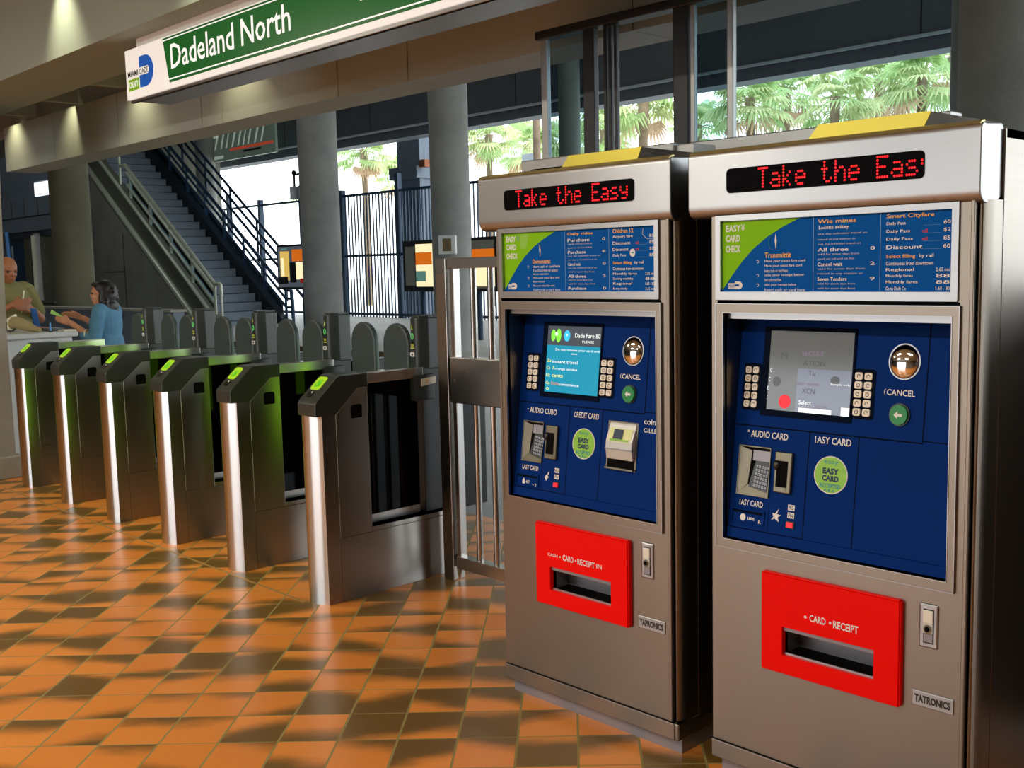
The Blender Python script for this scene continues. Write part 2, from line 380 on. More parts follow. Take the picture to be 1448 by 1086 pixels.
# ================================================================== SETTING
struct(MB().box(-40, 9, -9, 4.1, -.06, 0, 'tile'), 'floor', 'orange and olive quarry tile concourse floor laid diagonally', 'floor')
struct(MB().box(-46, 12, 4.1, 10.6, -.06, -.002, 'paidfloor'), 'floor.001', 'grey floor behind the turnstiles', 'floor')
s = MB().box(-46, 12, 10.6, 18.6, -.06, .10, 'slab'); s.box(-46, 12, 10.585, 10.6, -.05, .098, 'slabedge')
struct(s, 'floor.002', 'pale raised slab leading to the fence', 'floor')
struct(MB().box(-140, 80, 18.6, 120, -.08, .06, 'ground'), 'ground', 'bright ground beyond the fence', 'ground')
struct(MB().box(-80, 20, -60, -9, -.07, -.01, 'ground'), 'ground.001', 'bright pavement outside the entrance', 'ground')
struct(MB().box(9, 60, -60, 18.6, -.07, -.01, 'ground'), 'ground.002', 'bright pavement beside the concourse', 'ground')
struct(MB().box(-7.75, -3.96, 2.478, 2.492, 0, .0012, 'jointstrip'), 'trim_1', 'thin expansion joint strip along the turnstile row', 'trim')
# concourse ceiling, bulkhead with soffit, panelled beam
struct(MB().box(-40, 6, -9, 2.42, 3.30, 3.42, 'ceil'), 'ceiling', 'concourse ceiling', 'ceiling')
struct(MB().box(-40, 6, 2.40, 2.88, 2.65, 3.42, 'ceil'), 'trim_2', 'deep plastered bulkhead over the turnstile entrance', 'trim')
struct(MB().box(-40, 6, 2.88, 3.5, 3.35, 3.42, 'concrete_dark'), 'ceiling.001', 'dark slot ceiling between the two beams', 'ceiling')
for i, x in enumerate((-9.45, -8.55, -7.65, -6.75, -5.85, -4.95, -4.05, -3.15, -2.25)):
    struct(MB().box(x - .03, x + .03, 2.88, 3.5, 2.80, 3.35, 'concrete_dark'), 'trim_%d' % (3 + i), 'dark rib across the slot between the two beams', 'trim')
bx = MB(); xs = [-10.2, -9.05, -7.82, -6.55, -6.28, -5.0, -4.38, -2.9, -1.6, -.2, 1.2, 3.]
for a, c in zip(xs, xs[1:]): bx.box(a + .003, c - .003, 3.5, 3.78, 2.40, 2.785, 'beam')
bx.box(-10.2, 3, 3.503, 3.777, 2.402, 2.783, 'steel_shadow')
struct(bx, 'trim_20', 'long grey panelled beam over the turnstiles', 'trim')
struct(MB().box(-40, 12, 3.56, 3.78, 2.785, 6.9, 'concrete_dark'), 'wall_over_beam', 'dark wall above the panelled beam', 'wall')
struct(MB().box(-46, 12, 3.5, 18.9, 6.75, 6.95, 'concrete_dark'), 'ceiling.002', 'dark high ceiling beyond the turnstiles', 'ceiling')
fb = MB().box(-46, 12, 18.0, 18.7, 5.17, 6.9, 'darkbeam'); fb.box(-46, 12, 17.94, 18.0, 5.15, 5.20, 'whitetrim'); fb.box(-46, 12, 18.08, 18.6, 4.93, 5.17, 'darkbeam')
for x in (-28.6, -24.25, -18.5, -13.4, -8.6): fb.box(x - .012, x + .012, 17.995, 18.0, 5.2, 6.9, 'steel_shadow')
struct(fb, 'trim_21', 'dark far beam with pale lower ledge above the fence', 'trim')
# walls that close the concourse
w = MB().box(-40, -11.2, -9.2, -9, 0, 3.4, 'wall')
w.box(-11.2, -4.2, -9.2, -9, 2.75, 3.4, 'wall'); w.box(-4.2, 6, -9.2, -9, 0, 3.4, 'wall')
struct(w, 'wall_rear', 'rear wall with a wide entrance opening', 'wall')
struct(MB().box(5.0, 5.2, -9, 1.6, 0, 3.4, 'wall'), 'wall_right', 'right wall of the concourse', 'wall')
struct(MB().box(-40, -39.8, -9, 18, 0, 6.8, 'wall'), 'wall_left', 'far left wall', 'wall')
pl = MB()
pl.add([(x, y, z) for z, xr in ((.15, -8.10), (1.1, -8.10), (2.9, -7.93)) for x, y in ((-8.8, 2.50), (xr, 2.50), (xr, 2.70), (-8.8, 2.70))],
       [(0, 1, 2, 3), (8, 11, 10, 9)] + [(4 * r + i, 4 * r + (i + 1) % 4, 4 * r + 4 + (i + 1) % 4, 4 * r + 4 + i) for r in (0, 1) for i in range(4)], 'concrete_warm')
pl.box(-8.85, -8.06, 2.46, 2.74, 0, .16, 'concrete_warm', .008)
struct(pl, 'wall_pillar', 'square concrete pillar at left end of the turnstile row', 'wall')

# round columns
def column(x, y, dia, z1, label, k='concrete', name='round_column'):
    mb = MB(); r = dia / 2; n = 40
    mb.tube([(x, y, 0), (x, y, z1)], r, k, n)
    for z in (2.4, 4.8):
        if z < z1: mb.tube([(x, y, z - .006), (x, y, z + .006)], r + .002, k, n, False)
    o = mb.build(name); o['kind'] = 'structure'; tag(o, label, 'column'); return o
column(-15.45, 10.35, .66, 6.75, 'round concrete column just right of the stairs')
column(-13.28, 11.4, .635, 6.75, 'round concrete column with the switch box')
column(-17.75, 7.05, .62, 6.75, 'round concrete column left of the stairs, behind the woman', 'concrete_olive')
column(-2.40, 6.15, .66, 6.75, 'round concrete column right of the windows, behind the right machine')
column(-15.75, 16.9, .46, 6.75, 'slim dark column seen through the glass partition', 'concrete_dark')
column(-31.0, 16.6, .60, 6.75, 'pale column standing behind the stair railing', 'concrete')

# square pier with a wide band, behind the fence
pr = MB().box(-24.4, -23.4, 19.0, 20.0, .06, 6.6, 'bluegrey'); pr.box(-24.6, -23.35, 18.85, 20.05, 3.95, 4.28, 'bluegrey')
pr.box(-23.3, -23.05, 18.9, 19.1, 4.22, 4.42, 'folder')
o = struct(pr, 'wall_pier', 'square grey pier with a wider band standing behind the fence', 'pier')

# back-left structures: ledge, niches, light pole
bg = MB().box(-27, -20.0, 8.0, 8.2, 0, 2.35, 'bluegrey')
bg.box(-27, -20.0, 7.8, 8.2, 2.35, 2.98, 'bluegrey'); bg.box(-27, -20.0, 7.79, 8.2, 2.62, 2.64, 'steel_shadow')
for x in (-22.6, -21.9, -21.2): bg.box(x - .008, x + .008, 7.795, 7.8, 2.64, 2.98, 'steel_shadow')
struct(bg, 'wall_back', 'blue grey wall and ledge behind the attendant', 'wall')
nb = MB().box(-22.36, -20.86, 7.90, 7.995, .70, 2.24, 'niche', .01)
for z in (.95, 1.2, 1.45, 1.7, 1.95): nb.box(-22.3, -21.7, 7.893, 7.902, z, z + .008, 'steel_shadow')
nb.box(-21.74, -21.68, 7.87, 7.9, 1.0, 2.24, 'blackmatt'); nb.box(-22.36, -20.86, 7.86, 7.9, .95, .98, 'stringer')
struct(nb, 'door_1', 'olive shutter door in the back wall', 'door')
struct(MB().box(-23.3, -22.5, 7.93, 7.99, .2, 2.24, 'blue_metal', .01).box(-23.1, -23.05, 7.91, 7.93, .3, 2.1, 'whitetrim'), 'door_2', 'blue grey door behind the attendant', 'door')
tag(MB().tube([(-21.54, 7.8, 1.02), (-21.54, 7.8, 2.26)], .045, 'paper_white', 12).box(-21.6, -21.48, 7.82, 7.9, 1.0, 2.3, 'fixture').build('wall_light_tube'),
    'pale vertical tube light on the olive shutter', 'light')
tag(MB().tube([(-22.38, 7.6, 2.35), (-22.30, 7.6, 1.3), (-22.12, 7.6, 0)], .04, 'lightblue', 10).build('service_pipe'),
    'pale blue pipe running down beside the olive shutter', 'pipe')
tag(MB().box(-20.6, -12.2, 6.0, 6.15, 0, .99, 'bluegrey', .01).box(-20.6, -12.2, 5.97, 6.18, .99, 1.02, 'concrete_dark').build('parapet_wall'),
    'low grey parapet wall behind the woman', 'wall', kind='structure')
struct(MB().box(-30, -19.9, 12.0, 12.3, 0, 6.7, 'concrete_dark') if False else MB().box(-34, -24.5, 17.3, 17.5, 6.0, 6.7, 'concrete_dark'), 'wall_over_stairs', 'dark wall over the stairs', 'wall')

wm = MB().box(-24.6, -20.9, 7.95, 8.1, 2.98, 3.9, 'bluegrey'); wm.box(-21.65, -20.92, 7.93, 7.95, 2.99, 3.30, 'whitetrim')
struct(wm, 'wall_back.001', 'blue grey wall above the ledge', 'wall')
struct(MB().box(-21.62, -20.95, 7.915, 7.93, 3.01, 3.27, 'daywindow'), 'window_1', 'small bright window above the ledge', 'window')
for x, y in ((-21.5, 5.2), (-28.0, 10.5), (-15.5, 7.0), (-22.0, 12.0), (-9.0, 8.5)):  # unseen lamps added to brighten the area beyond the turnstiles
    c_ = thing('ceiling_lamp', 'long lamp under the high ceiling beyond the turnstiles', 'lamp', (x, y, 6.75), group='hall lamps under the high ceiling')
    MB().box(-.8, .8, -.15, .15, -.08, 0, 'fixture', .01).build('housing', c_); MB().box(-.75, .75, -.12, .12, -.086, -.075, 'hall_diffuser').build('diffuser', c_)
# ================================================================== GLASS PARTITION behind the machines
gp = thing('glass_partition', 'tall glazed partition with steel mullions above and behind the ticket machines', 'partition', (0, 3.3, 0))
def gbox(name, x0, x1, z0, z1, k, d=.06, label=None):
    MB().box(x0, x1, -d / 2, d / 2, z0, z1, k, .004).build(name, gp, label)
S = 3.3 / 3.2
gbox('mullion', -3.225, -3.19, 1.80, 2.40, 'metal_frame', .025)
gbox('mullion', -2.985, -2.925, 1.80, 2.40, 'frame_dark', .03)
for x in (-2.872, -2.847, -2.818): gbox('cable_conduit', x - .008, x + .008, 1.80, 2.40, 'frame_dark', .02)
gbox('mullion', -2.530, -2.462, 1.80, 2.40, 'frame_dark', .03)
gbox('mullion', -2.455, -2.435, 1.80, 2.40, 'metal_frame', .02)
gbox('mullion', -2.292, -2.265, 1.80, 2.40, 'metal_frame', .025)
gbox('sill', -2.435, -1.46, 1.78, 1.89, 'metal_frame', .08)
gbox('head_rail', -3.235, -1.44, 2.385, 2.42, 'frame_dark', .07)
gbox('window_pane', -3.19, -2.995, 1.82, 2.39, 'pane_tint', .008)
gbox('window_pane', -2.435, -2.295, 1.88, 2.39, 'pane_tint', .008)
gbox('window_pane', -2.262, -1.46, 1.88, 2.39, 'pane', .008)
gbox('lower_panel', -3.235, -1.46, .02, 1.78, 'frame_dark', .05)
gbox('lower_panel', -1.46, 3.2, .02, 1.38, 'frame_dark', .05)

# ================================================================== TICKET MACHINES
LED = {'T': '11111 00100 00100 00100 00100 00100 00100', 'a': '00000 00000 01110 00001 01111 10001 01111', 'k': '10000 10000 10010 10100 11000 10100 10010',
       'e': '00000 00000 01110 10001 11111 10000 01110', 't': '01000 01000 11100 01000 01000 01001 00110', 'h': '10000 10000 10110 11001 10001 10001 10001',
       'E': '11111 10000 10000 11110 10000 10000 11111', 's': '00000 00000 01110 10000 01110 00001 11110', 'y': '00000 00000 10001 10001 01111 00001 01110',
       ' ': '00000 00000 00000 00000 00000 00000 00000'}
def round_rect(x0, x1, z0, z1, r, n=5):
    pts = []
    for cx, cz, a in ((x1 - r, z1 - r, 0), (x0 + r, z1 - r, 90), (x0 + r, z0 + r, 180), (x1 - r, z0 + r, 270)):
        for i in range(n + 1):
            t = math.radians(a + 90 * i / n); pts.append((cx + r * math.cos(t), cz + r * math.sin(t)))
    return pts
def frame_mb(mb, ox0, ox1, oz0, oz1, ix0, ix1, iz0, iz1, d0, d1, k):
    """picture-frame ring between depths d0 (front) and d1"""
    mb.box(ox0, ix0, d0, d1, oz0, oz1, k); mb.box(ix1, ox1, d0, d1, oz0, oz1, k)
    mb.box(ix0, ix1, d0, d1, iz1, oz1, k); mb.box(ix0, ix1, d0, d1, oz0, iz0, k)

def poster(root, right):
    x0, x1, z0, z1 = .100, .729, 1.370, 1.556
    W, H = x1 - x0, z1 - z0
    p = MB().box(x0 - .004, x1 + .004, .004, .008, z0 - .004, z1 + .004, 'poster_blue')
    fx = lambda f: x0 + W * f
    fz = lambda f: z1 - H * f
    D = .0035
    curve = [(.375, 0), (.29, .12), (.22, .245), (.155, .40), (.10, .575), (.05, .77), (.008, .95), (0, .98)]
    p.flat([(fx(0), fz(0))] + [(fx(a), fz(b)) for a, b in curve[::-1]], D, 'poster_green')
    D -= .0005
    def t(s, a, b, top, bot, k='white', bold=.0): p.text(s, fx(a), fx(b), fz(bot), fz(top), D, k, bold)
    if right:
        t('EASY', .018, .094, .055, .15, bold=.03); t('¥', .095, .113, .05, .14, bold=.01); t('CARD', .018, .09, .195, .295, bold=.03); t('CHECK', .018, .092, .345, .445, bold=.03)
    else:
        t('EASY', .018, .09, .05, .15, bold=.03); t('U', .10, .112, .05, .13, 'lightblue'); t('CARD', .018, .092, .19, .29, bold=.03); t('CHECK', .018, .102, .345, .44, bold=.03)
        p.flat([(fx(.125), fz(.03)), (fx(.185), fz(.02)), (fx(.165), fz(.26)), (fx(.125), fz(.28))], D + .0002, 'sticker')
    # county emblem
    ex = .065 if right else .055
    p.quad(fx(.03), fx(ex), fz(.965), fz(.885), D, 'white'); p.text('MIAMI', fx(.033), fx(ex - .003), fz(.955), fz(.90), D - .0004, 'poster_blue')
    e = [(fx(ex), fz(.97)), (fx(ex), fz(.86))] + [(fx(ex + .017 + .02 * math.sin(a)), fz(.915 - .055 * math.cos(a))) for a in [i * PI / 10 for i in range(11)]]
    p.flat(e, D, 'white'); p.quad(fx(ex), fx(ex + .02), fz(.93), fz(.90), D - .0004, 'poster_blue')
    # traveller pictogram
    p.flat([(fx(.262), fz(.20)), (fx(.268), fz(.30)), (fx(.264), fz(.42)), (fx(.258), fz(.30))], D, 'white')
    if right: p.tube([(fx(.25) + .012 * math.cos(a), D, fz(.32) + .02 * math.sin(a)) for a in [i * PI / 8 for i in range(4, 13)]], .0008, 'sticker_teal', 5)
    for a in (.435, .72): p.quad(fx(a), fx(a) + .0016, fz(.99), fz(.0), D, 'lightblue')
    # column 1
    t('Transmittit' if right else 'Demonstrat', .21, .335, .46, .535, 'orange', .014)
    for y, n, ln in ((.56, '1', (.40, .385, .32)), (.755, '2', (.395, .29)), (.89, '3', (.36, .40))):
        p.tube([(fx(.176) + .0035 * math.cos(a), D, fz(y + .025) + .0035 * math.sin(a)) for a in [i * PI / 5 for i in range(-3, 5)]], .0008, 'white', 5)
        for j, b in enumerate(ln):
            s = random.choice(('Have your exact fare card', 'Touch screen to select', 'Insert cash or card here', 'take your receipt below'))
            t(s, .21, b, y + j * .066, y + j * .066 + .044, 'white')
    # column 2
    t('Wie mines' if right else 'Daily rides', .455, .62, .04, .095, 'orange', .014)
    if right: t('Luciitia aviitey', .46, .59, .125, .185, 'white', .01)
    y = .14 if not right else .22
    k = 0
    while y < .95:
        if k % 3 == 0 and not (right and k == 0): t(random.choice(('Purchase', 'All three', 'Seven Tenders', 'Cancel wait')), .455, .455 + random.uniform(.08, .15), y, y + .05, 'white', .01); t(random.choice(('$5', '0', '2', '9')), .68, .70, y, y + .045, 'white', .01)
        else: t(random.choice(('one day unlimited travel on', 'valid for seven days from', 'reload at any station or', 'good on rail and on bus')), .455, random.uniform(.61, .67), y, y + .034, 'greyprint')
        y += .073 if k % 3 == 0 else .062; k += 1
    # column 3
    t('Smart Cityfare' if right else 'Children 12', .745, .93 if right else .87, .02, .085, 'orange', .014)
    y = .12
    for i in range(4):
        t(random.choice(('Express Tickets', 'Daily Pass', 'Discount', 'Airport fare')), .745, random.uniform(.82, .89), y, y + .05, 'white', .008)
        p.quad(fx(.89), fx(.955), fz(y + .058), fz(y + .055), D, 'lightblue'); t(random.choice(('$2', '85', '60')), .965, .992, y, y + .05, 'white', .008)
        if i in (1, 2): t('nil', .885, .905, y + .005, y + .05, 'redprint', .01)
        y += .098
    t('Select filling', .745, .86, .53, .59, 'orange', .014); t('by rail', .875, .93, .53, .585, 'white', .01)
    t('Continuous from downtown', .745, .93, .62, .67, 'white', .004)
    y = .705
    for i in range(4):
        t(random.choice(('Regional', 'Go to Dade Co', 'Evening weekday', 'Monthly fares')), .745, random.uniform(.82, .90), y, y + .048, 'white', .008)
        t(random.choice(('88', '1.60 - 80', '$5', '2.65 mo')), .94, .992, y, y + .045, 'white', .006); y += .078
    if not right:
        p.disc((fx(.865), fz(.40)), .010, .012, D, D + .0008, 'white', 18); p.quad(fx(.858), fx(.874), fz(.41), fz(.39), D - .0004, 'sticker_teal')
        p.tube([(fx(.93), D, fz(.03)), (fx(.925), D, fz(.12)), (fx(.95), D, fz(.19)), (fx(.985), D, fz(.20))], .0012, 'greyprint', 6)
    p.build('fare_poster', root, 'blue and green fare poster')

CON = lambda p: (p[0], .013 + (p[2] - .69) * .125 + p[1], p[2])     # leaning console face

def ticket_machine(x0, right, label):
    root = thing('ticket_machine', label, 'ticket machine', (x0, 2.42, 0), group=None)
    # --- carcass: side panels, back, rounded corner pillars, door skin with openings cut
    b = MB()
    b.box(.045, .775, .17, .70, .10, 1.60, 'steel_shadow')          # inner core
    xr = .803
    b.box(xr - .005, xr, .10, .72, .05, 1.735, 'steel'); b.box(.050, .060, .06, .72, .05, 1.60, 'steel')
    b.box(.050, xr, .70, .72, .05, 1.735, 'steel'); b.box(.05, xr, .105, .72, 1.715, 1.735, 'steel')
    b.build('cabinet', root)
    cp = MB()
    def corner(xa, xb, sgn):
        q = [i * PI / 16 for i in range(9)]; rx, ry = (.016, .04) if sgn > 0 else (.02, .05)
        if sgn > 0: pts = [(xa, .012)] + [(xb - rx + rx * math.sin(t), .012 + ry - ry * math.cos(t)) for t in q] + [(xb, .14), (xa, .14)]
        else: pts = [(xb, .012), (xb, .14), (xa, .14)] + [(xa + rx - rx * math.cos(t), .012 + ry - ry * math.sin(t) if False else .012 + ry * (1 - math.sin(t))) for t in q]
        return pts
    MB().prism(corner(.787, .802, 1), 'z', .10, 1.575, 'steel', 0, False).build('corner_pillar', root)
    MB().prism(corner(.046, .070, -1), 'z', .10, 1.575, 'steel', 0, False).build('corner_pillar', root)
    d = MB()                                                        # door skin: four boxes around the console opening
    X0, X1 = .068, .781
    for q in ((X0, .302, .100, .667), (.562, X1, .100, .667), (.302, .562, .484, .667), (.302, .562, .100, .406)): d.box(q[0], q[1], 0, .012, q[2], q[3], 'steel')
    d.box(X0, .086, 0, .012, .667, 1.345, 'steel'); d.box(.751, X1, 0, .012, .667, 1.345, 'steel')
    d.box(X0, .083, 0, .012, 1.345, 1.575, 'steel'); d.box(.746, X1, 0, .012, 1.345, 1.575, 'steel')
    d.prism([(.772, -.004), (.782, -.004), (.782, .01), (.772, .01)], 'z', .10, 1.575, 'steel', .002)
    d.build('door', root)
    # --- head
    hp = [(0.006, 1.742), (0.09, 1.748), (.105, 1.735), (.105, 1.585), (.06, 1.566), (.015, 1.566)] + [(.015 - .030 * math.sin(t), 1.596 - .030 * math.cos(t)) for t in [i * PI / 12 for i in range(1, 7)]]
    hp = [(y, z) for y, z in hp] + [(-.015, 1.732), (-.011, 1.740), (-.003, 1.744)]
    MB().prism(hp, 'x', 0, .797, 'steel_light', .003).build('head', root)
    # strip along the top front edge, coloured as a yellow reflection
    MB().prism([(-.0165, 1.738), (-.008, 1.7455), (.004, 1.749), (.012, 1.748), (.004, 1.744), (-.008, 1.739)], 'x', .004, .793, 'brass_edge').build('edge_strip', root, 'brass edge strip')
    lp = MB().prism(round_rect(.127, .668, 1.629, 1.693, .012), 'y', -.0175, -.010, 'led_black')
    dp = lp.build('led_display', root, 'black display with red dotted words')
    cx = .228 if right else .184; pit = .00605; zt = 1.6862; pr_ = .0078
    for word in ('Take', 'the', 'Easy'):
        dots = MB()
        for ch in word:
            for r_, row in enumerate(LED[ch].split()):
                for c_, bit in enumerate(row):
                    if bit == '1' and cx + c_ * pit < .664:
                        dots.disc((cx + c_ * pit, zt - r_ * pr_), .0025, .0028, -.0190, -.0176, 'led_red', 8)
            cx += pit * 6
        cx += pit * 6
        dots.build('led_word', dp, 'red dotted word')
    # --- lamp box on top of the head, yellow ceiling reflection painted on its front
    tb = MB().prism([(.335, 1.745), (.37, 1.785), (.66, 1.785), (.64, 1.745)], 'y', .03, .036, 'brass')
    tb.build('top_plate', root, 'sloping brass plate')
    tw = MB().add([(.335, .036, 1.744), (.64, .036, 1.744), (.66, .036, 1.784), (.37, .036, 1.784), (.335, .28, 1.744), (.73, .28, 1.744), (.70, .28, 1.775), (.37, .28, 1.784)],
                  [(0, 1, 2, 3), (4, 7, 6, 5), (0, 4, 5, 1), (1, 5, 6, 2), (2, 6, 7, 3), (3, 7, 4, 0)], 'steel')
    tw.build('top_housing', root)
    # --- poster window
    f = MB(); frame_mb(f, .083, .746, 1.347, 1.572, .099, .730, 1.369, 1.557, -.006, .012, 'steel_light')
    f.build('poster_frame', root)
    poster(root, right)
    # --- console opening frame and recess
    f = MB(); frame_mb(f, .085, .752, .666, 1.336, .108, .735, .690, 1.312, -.007, .012, 'steel')
    frame_mb(f, .0835, .7535, .6645, 1.3375, .0855, .7515, .6665, 1.3355, -.0085, .0, 'steel_light'); frame_mb(f, .1065, .7365, .6885, 1.3135, .1085, .7345, .6905, 1.3115, -.0085, .0, 'steel_light')  # paler edge rings paint the highlight along the frame outline
    f.box(.106, .108, .0, .16, .69, 1.312, 'steel'); f.box(.735, .737, .0, .16, .69, 1.312, 'steel')
    f.box(.106, .737, 0, .16, 1.312, 1.314, 'steel'); f.box(.106, .737, 0, .16, .688, .690, 'steel')
    f.box(.11, .733, .012, .020, 1.296, 1.311, 'steel_light')
    f.build('console_frame', root)
    c = MB(CON); U0, U1 = .1085, .7345
    c.box(U0, U1, 0, .02, .72, 1.309, 'blue')
    c.box(U0, U1, -.004, .016, .692, .7195, 'blue')
    def seam(a, b2, z, zz): c.box(a, b2, -.0006, .001, z, zz, 'blue_dark')
    seam(U0, .645, 1.0, 1.0035); seam(.6425, .6455, 1.0, 1.309); seam(.645, U1, 1.006, 1.0085)
    seam(.339, .3415, .692, 1.0); seam(.4785, .481, .692, 1.0)
    seam(.233, .2345, .72, .80); seam(U0, .339, .7195, .7215)
    def ct(s, a, b2, z, zz, k='white', bold=.008): c.text(s, a, b2, z, zz, -.0012, k, bold)
    if right:
        ct('▲', .150, .157, .984, .991) if False else c.flat([(.150, .984), (.1575, .984), (.154, .992)], -.0012, 'white')
        ct('AUDIO CARD', .162, .277, .972, .990, bold=.012); ct('1ASY CARD', .357, .46, .975, .993, bold=.012); ct('1ASY CARD', .141, .215, .784, .800, bold=.014)
        ct('(', .537, .541, 1.112, 1.127); ct('CANCEL', .544, .617, 1.112, 1.127, bold=.012)
    else:
        c.disc((.151, .978), .0025, .0025, -.0012, 0, 'white', 8)
        ct('AUDIO CUBO', .160, .284, .968, .986, bold=.012); ct('CREDIT CARD', .359, .465, .969, .987, bold=.012); ct('LAST CARD', .143, .217, .780, .795, bold=.014)
        ct('(', .540, .544, 1.102, 1.117); ct('CANCEL', .547, .62, 1.102, 1.117, bold=.012)
        ct('coins', .645, .70, .972, .988, bold=.01); ct('CILLE', .645, .695, .948, .961, bold=.01)
    # little pictograms
    zo = .0055 if right else 0
    if right:
        c.flat([(.244, .757), (.254, .762), (.268, .754), (.263, .766), (.272, .773), (.26, .775), (.266, .79), (.254, .775), (.246, .776), (.25, .766)], -.0012, 'white')
    else:
        c.flat([(.248, .764), (.257, .774), (.266, .767), (.256, .753)], -.0012, 'white'); c.flat([(.259, .774), (.266, .785), (.268, .783), (.263, .772)], -.0012, 'white')
    for zc, w_ in ((.792, .010), (.7715, .010)):
        c.quad(.302 - w_, .302 + w_, zc - .0075 + zo, zc + .0075 + zo, -.0012, 'white')
        c.text('R5' if zc > .78 else 'PN', .295, .309, zc - .005 + zo, zc + .005 + zo, -.0016, 'sticker_dark', .01)
    c.box(.289, .315, -.003, .001, .737 + zo, .756 + zo, 'black', .001)
    co = c.build('console', root, 'deep blue leaning control panel')
    MB(CON).box(.292, .311, -.006, -.002, .740 + zo, .753 + zo, M['scr_red'], .001).build('red_button', co, 'small red lit button')
    # screen with bezel
    z_ = .006 if right else 0
    sx0, sx1, sz0, sz1 = (.203, .449, 1.050, 1.262) if right else (.220, .454, 1.041, 1.255)
    bz = MB(CON)
    frame_mb(bz, sx0 - .018, sx1 + .006, sz0 - .016, sz1 + .011, sx0, sx1, sz0, sz1, -.004, .001, 'blue_dark')
    bz.build('screen_bezel', co)
    sc = MB(CON); W, H = sx1 - sx0, sz1 - sz0
    fx = lambda a: sx0 + W * a
    fz = lambda a: sz1 - H * a
    if right:
        sc.box(sx0, sx1, -.001, .001, sz0, sz1, 'scr_grey')
        sc.quad(fx(.36), fx(1), fz(1), fz(.46), -.0014, 'scr_grey2')
        sc.quad(fx(.40), fx(.79), fz(1), fz(.945), -.0018, 'scr_white'); sc.quad(fx(.90), fx(1), fz(1), fz(.90), -.0018, 'scr_white')
        sc.disc((fx(.225), fz(.885)), .018, .0185, -.0018, -.001, 'scr_red', 24)
        sc.disc((fx(.11), fz(.64)), .012, .013, -.0016, -.001, 'scr_faint', 20)
        sc.disc((fx(.81), fz(.58)), .013, .011, -.0019, -.001, 'scr_faint', 20)
        for s_, a, b2, c1, c2, k in (('M', .14, .22, .27, .36, 'scr_faint'), ('SECULE', .40, .66, .24, .295, 'scr_purple'), ('ATION', .42, .68, .36, .42, 'scr_faint'), ('Tu', .49, .57, .48, .54, 'scr_faint'),
                                     ('enter amount', .36, .63, .625, .665, 'scr_purple'), ('XCN', .43, .58, .70, .765, 'scr_faint'), ('Select', .40, .55, .85, .90, 'scr_white'), ('NOW', .60, .74, .895, .94, 'scr_purple'),
                                     ('Sample only', .76, .99, .615, .645, 'scr_white')):
            sc.text(s_, fx(a), fx(b2), fz(c2), fz(c1), -.0022, k)
        for i in range(5): sc.tube([(fx(.018 - .012 * i) + .004 + .0025 * math.cos(t), -.0016, fz(.50 + .115 * i) + .005 * math.sin(t)) for t in [j * PI / 6 for j in range(1, 11)]], .0007, 'scr_white', 4)
    else:
        sc.box(sx0, sx1, -.001, .001, sz0, sz1, 'scr_teal'); sc.quad(fx(0), fx(1), fz(.29), fz(0), -.0014, 'scr_head')
        for cx_, r1, r2, k in ((.11, .010, .019, 'scr_green'), (.21, .011, .022, 'scr_green'), (.37, .013, .018, 'scr_cyan')):
            sc.disc((fx(cx_), fz(.145)), r1, r2, -.0020, -.0014, k, 20)
        sc.disc((fx(.17), fz(.12)), .006, .006, -.0024, -.002, 'scr_white', 12); sc.disc((fx(.37), fz(.13)), .003, .004, -.0024, -.002, 'scr_white', 10)
        for s_, a, b2, c1, c2, k in (('Dade Fare 80', .52, .98, .10, .165, 'scr_white'), ('PLEASE', .66, .87, .205, .24, 'scr_white'), ('Do not remove your card until', .17, .99, .335, .38, 'scr_white'), ('done', .47, .58, .395, .42, 'scr_white'),
                                     ('Zs', .02, .10, .50, .55, 'scr_yellow'), ('instant travel', .13, .60, .51, .56, 'scr_white'), ('Ca', .02, .09, .61, .655, 'scr_yellow'), ('A', .13, .18, .60, .66, 'scr_yellow'), ('rrange service', .19, .60, .625, .67, 'scr_white'),
                                     ('10', .02, .09, .725, .77, 'scr_yellow'), ('cents', .13, .34, .725, .77, 'scr_yellow'), ('Ga', .02, .10, .84, .885, 'scr_yellow'), ('Extra', .13, .27, .84, .885, 'ad_orange'), ('convenience', .28, .65, .85, .89, 'scr_white'), ('0', .03, .09, .93, .97, 'scr_yellow')):
            sc.text(s_, fx(a), fx(b2), fz(c2), fz(c1), -.0022, k)
    sc.build('screen', co, 'dim grey touch screen with a red dot' if right else 'lit teal touch screen with menu lines')
    # twin columns of soft keys on each side
    for (kx0, kx1, kz0, kz1) in (((.131, .177, 1.050, 1.165), (.456, .508, 1.053, 1.166)) if right else ((.140, .190, 1.045, 1.158), (.461, .514, 1.044, 1.157))):
        MB(CON).prism(round_rect(kx0 - .005, kx1 + .005, kz0 - .006, kz1 + .006, .008), 'y', -.002, .001, 'blue_dark').build('key_plate', co)
        for c_ in range(2):
            for r_ in range(5):
                kw, kh = (kx1 - kx0) / 2, (kz1 - kz0) / 5
                ax, az = kx0 + c_ * kw, kz0 + r_ * kh
                kb = MB(CON).prism(round_rect(ax + .0025, ax + kw - .0025, az + .002, az + kh - .002, .005, 4), 'y', -.0065, -.002, 'btn', .001)
                mx, mz = ax + kw / 2, az + kh / 2
                kb.tube([(mx + .0042 * math.cos(t), -.0067, mz + .0045 * math.sin(t)) for t in [j * PI / 4 for j in range(random.choice((6, 8, 9)))]], .0009, 'btn_print', 4)
                kb.build('key', co)
    # coin dome, cancel button
    dz = 1.196 if right else 1.187
    dm = MB(CON).disc((.585, dz), .041, .0445, -.003, .001, 'steel_light', 36)
    dm.ell((.585, -.002, dz), (.038, .014, .042), 'dome', 24)
    dm.build('mirror_dome', co, 'polished steel dome')
    gz = 1.0665 if right else 1.0575
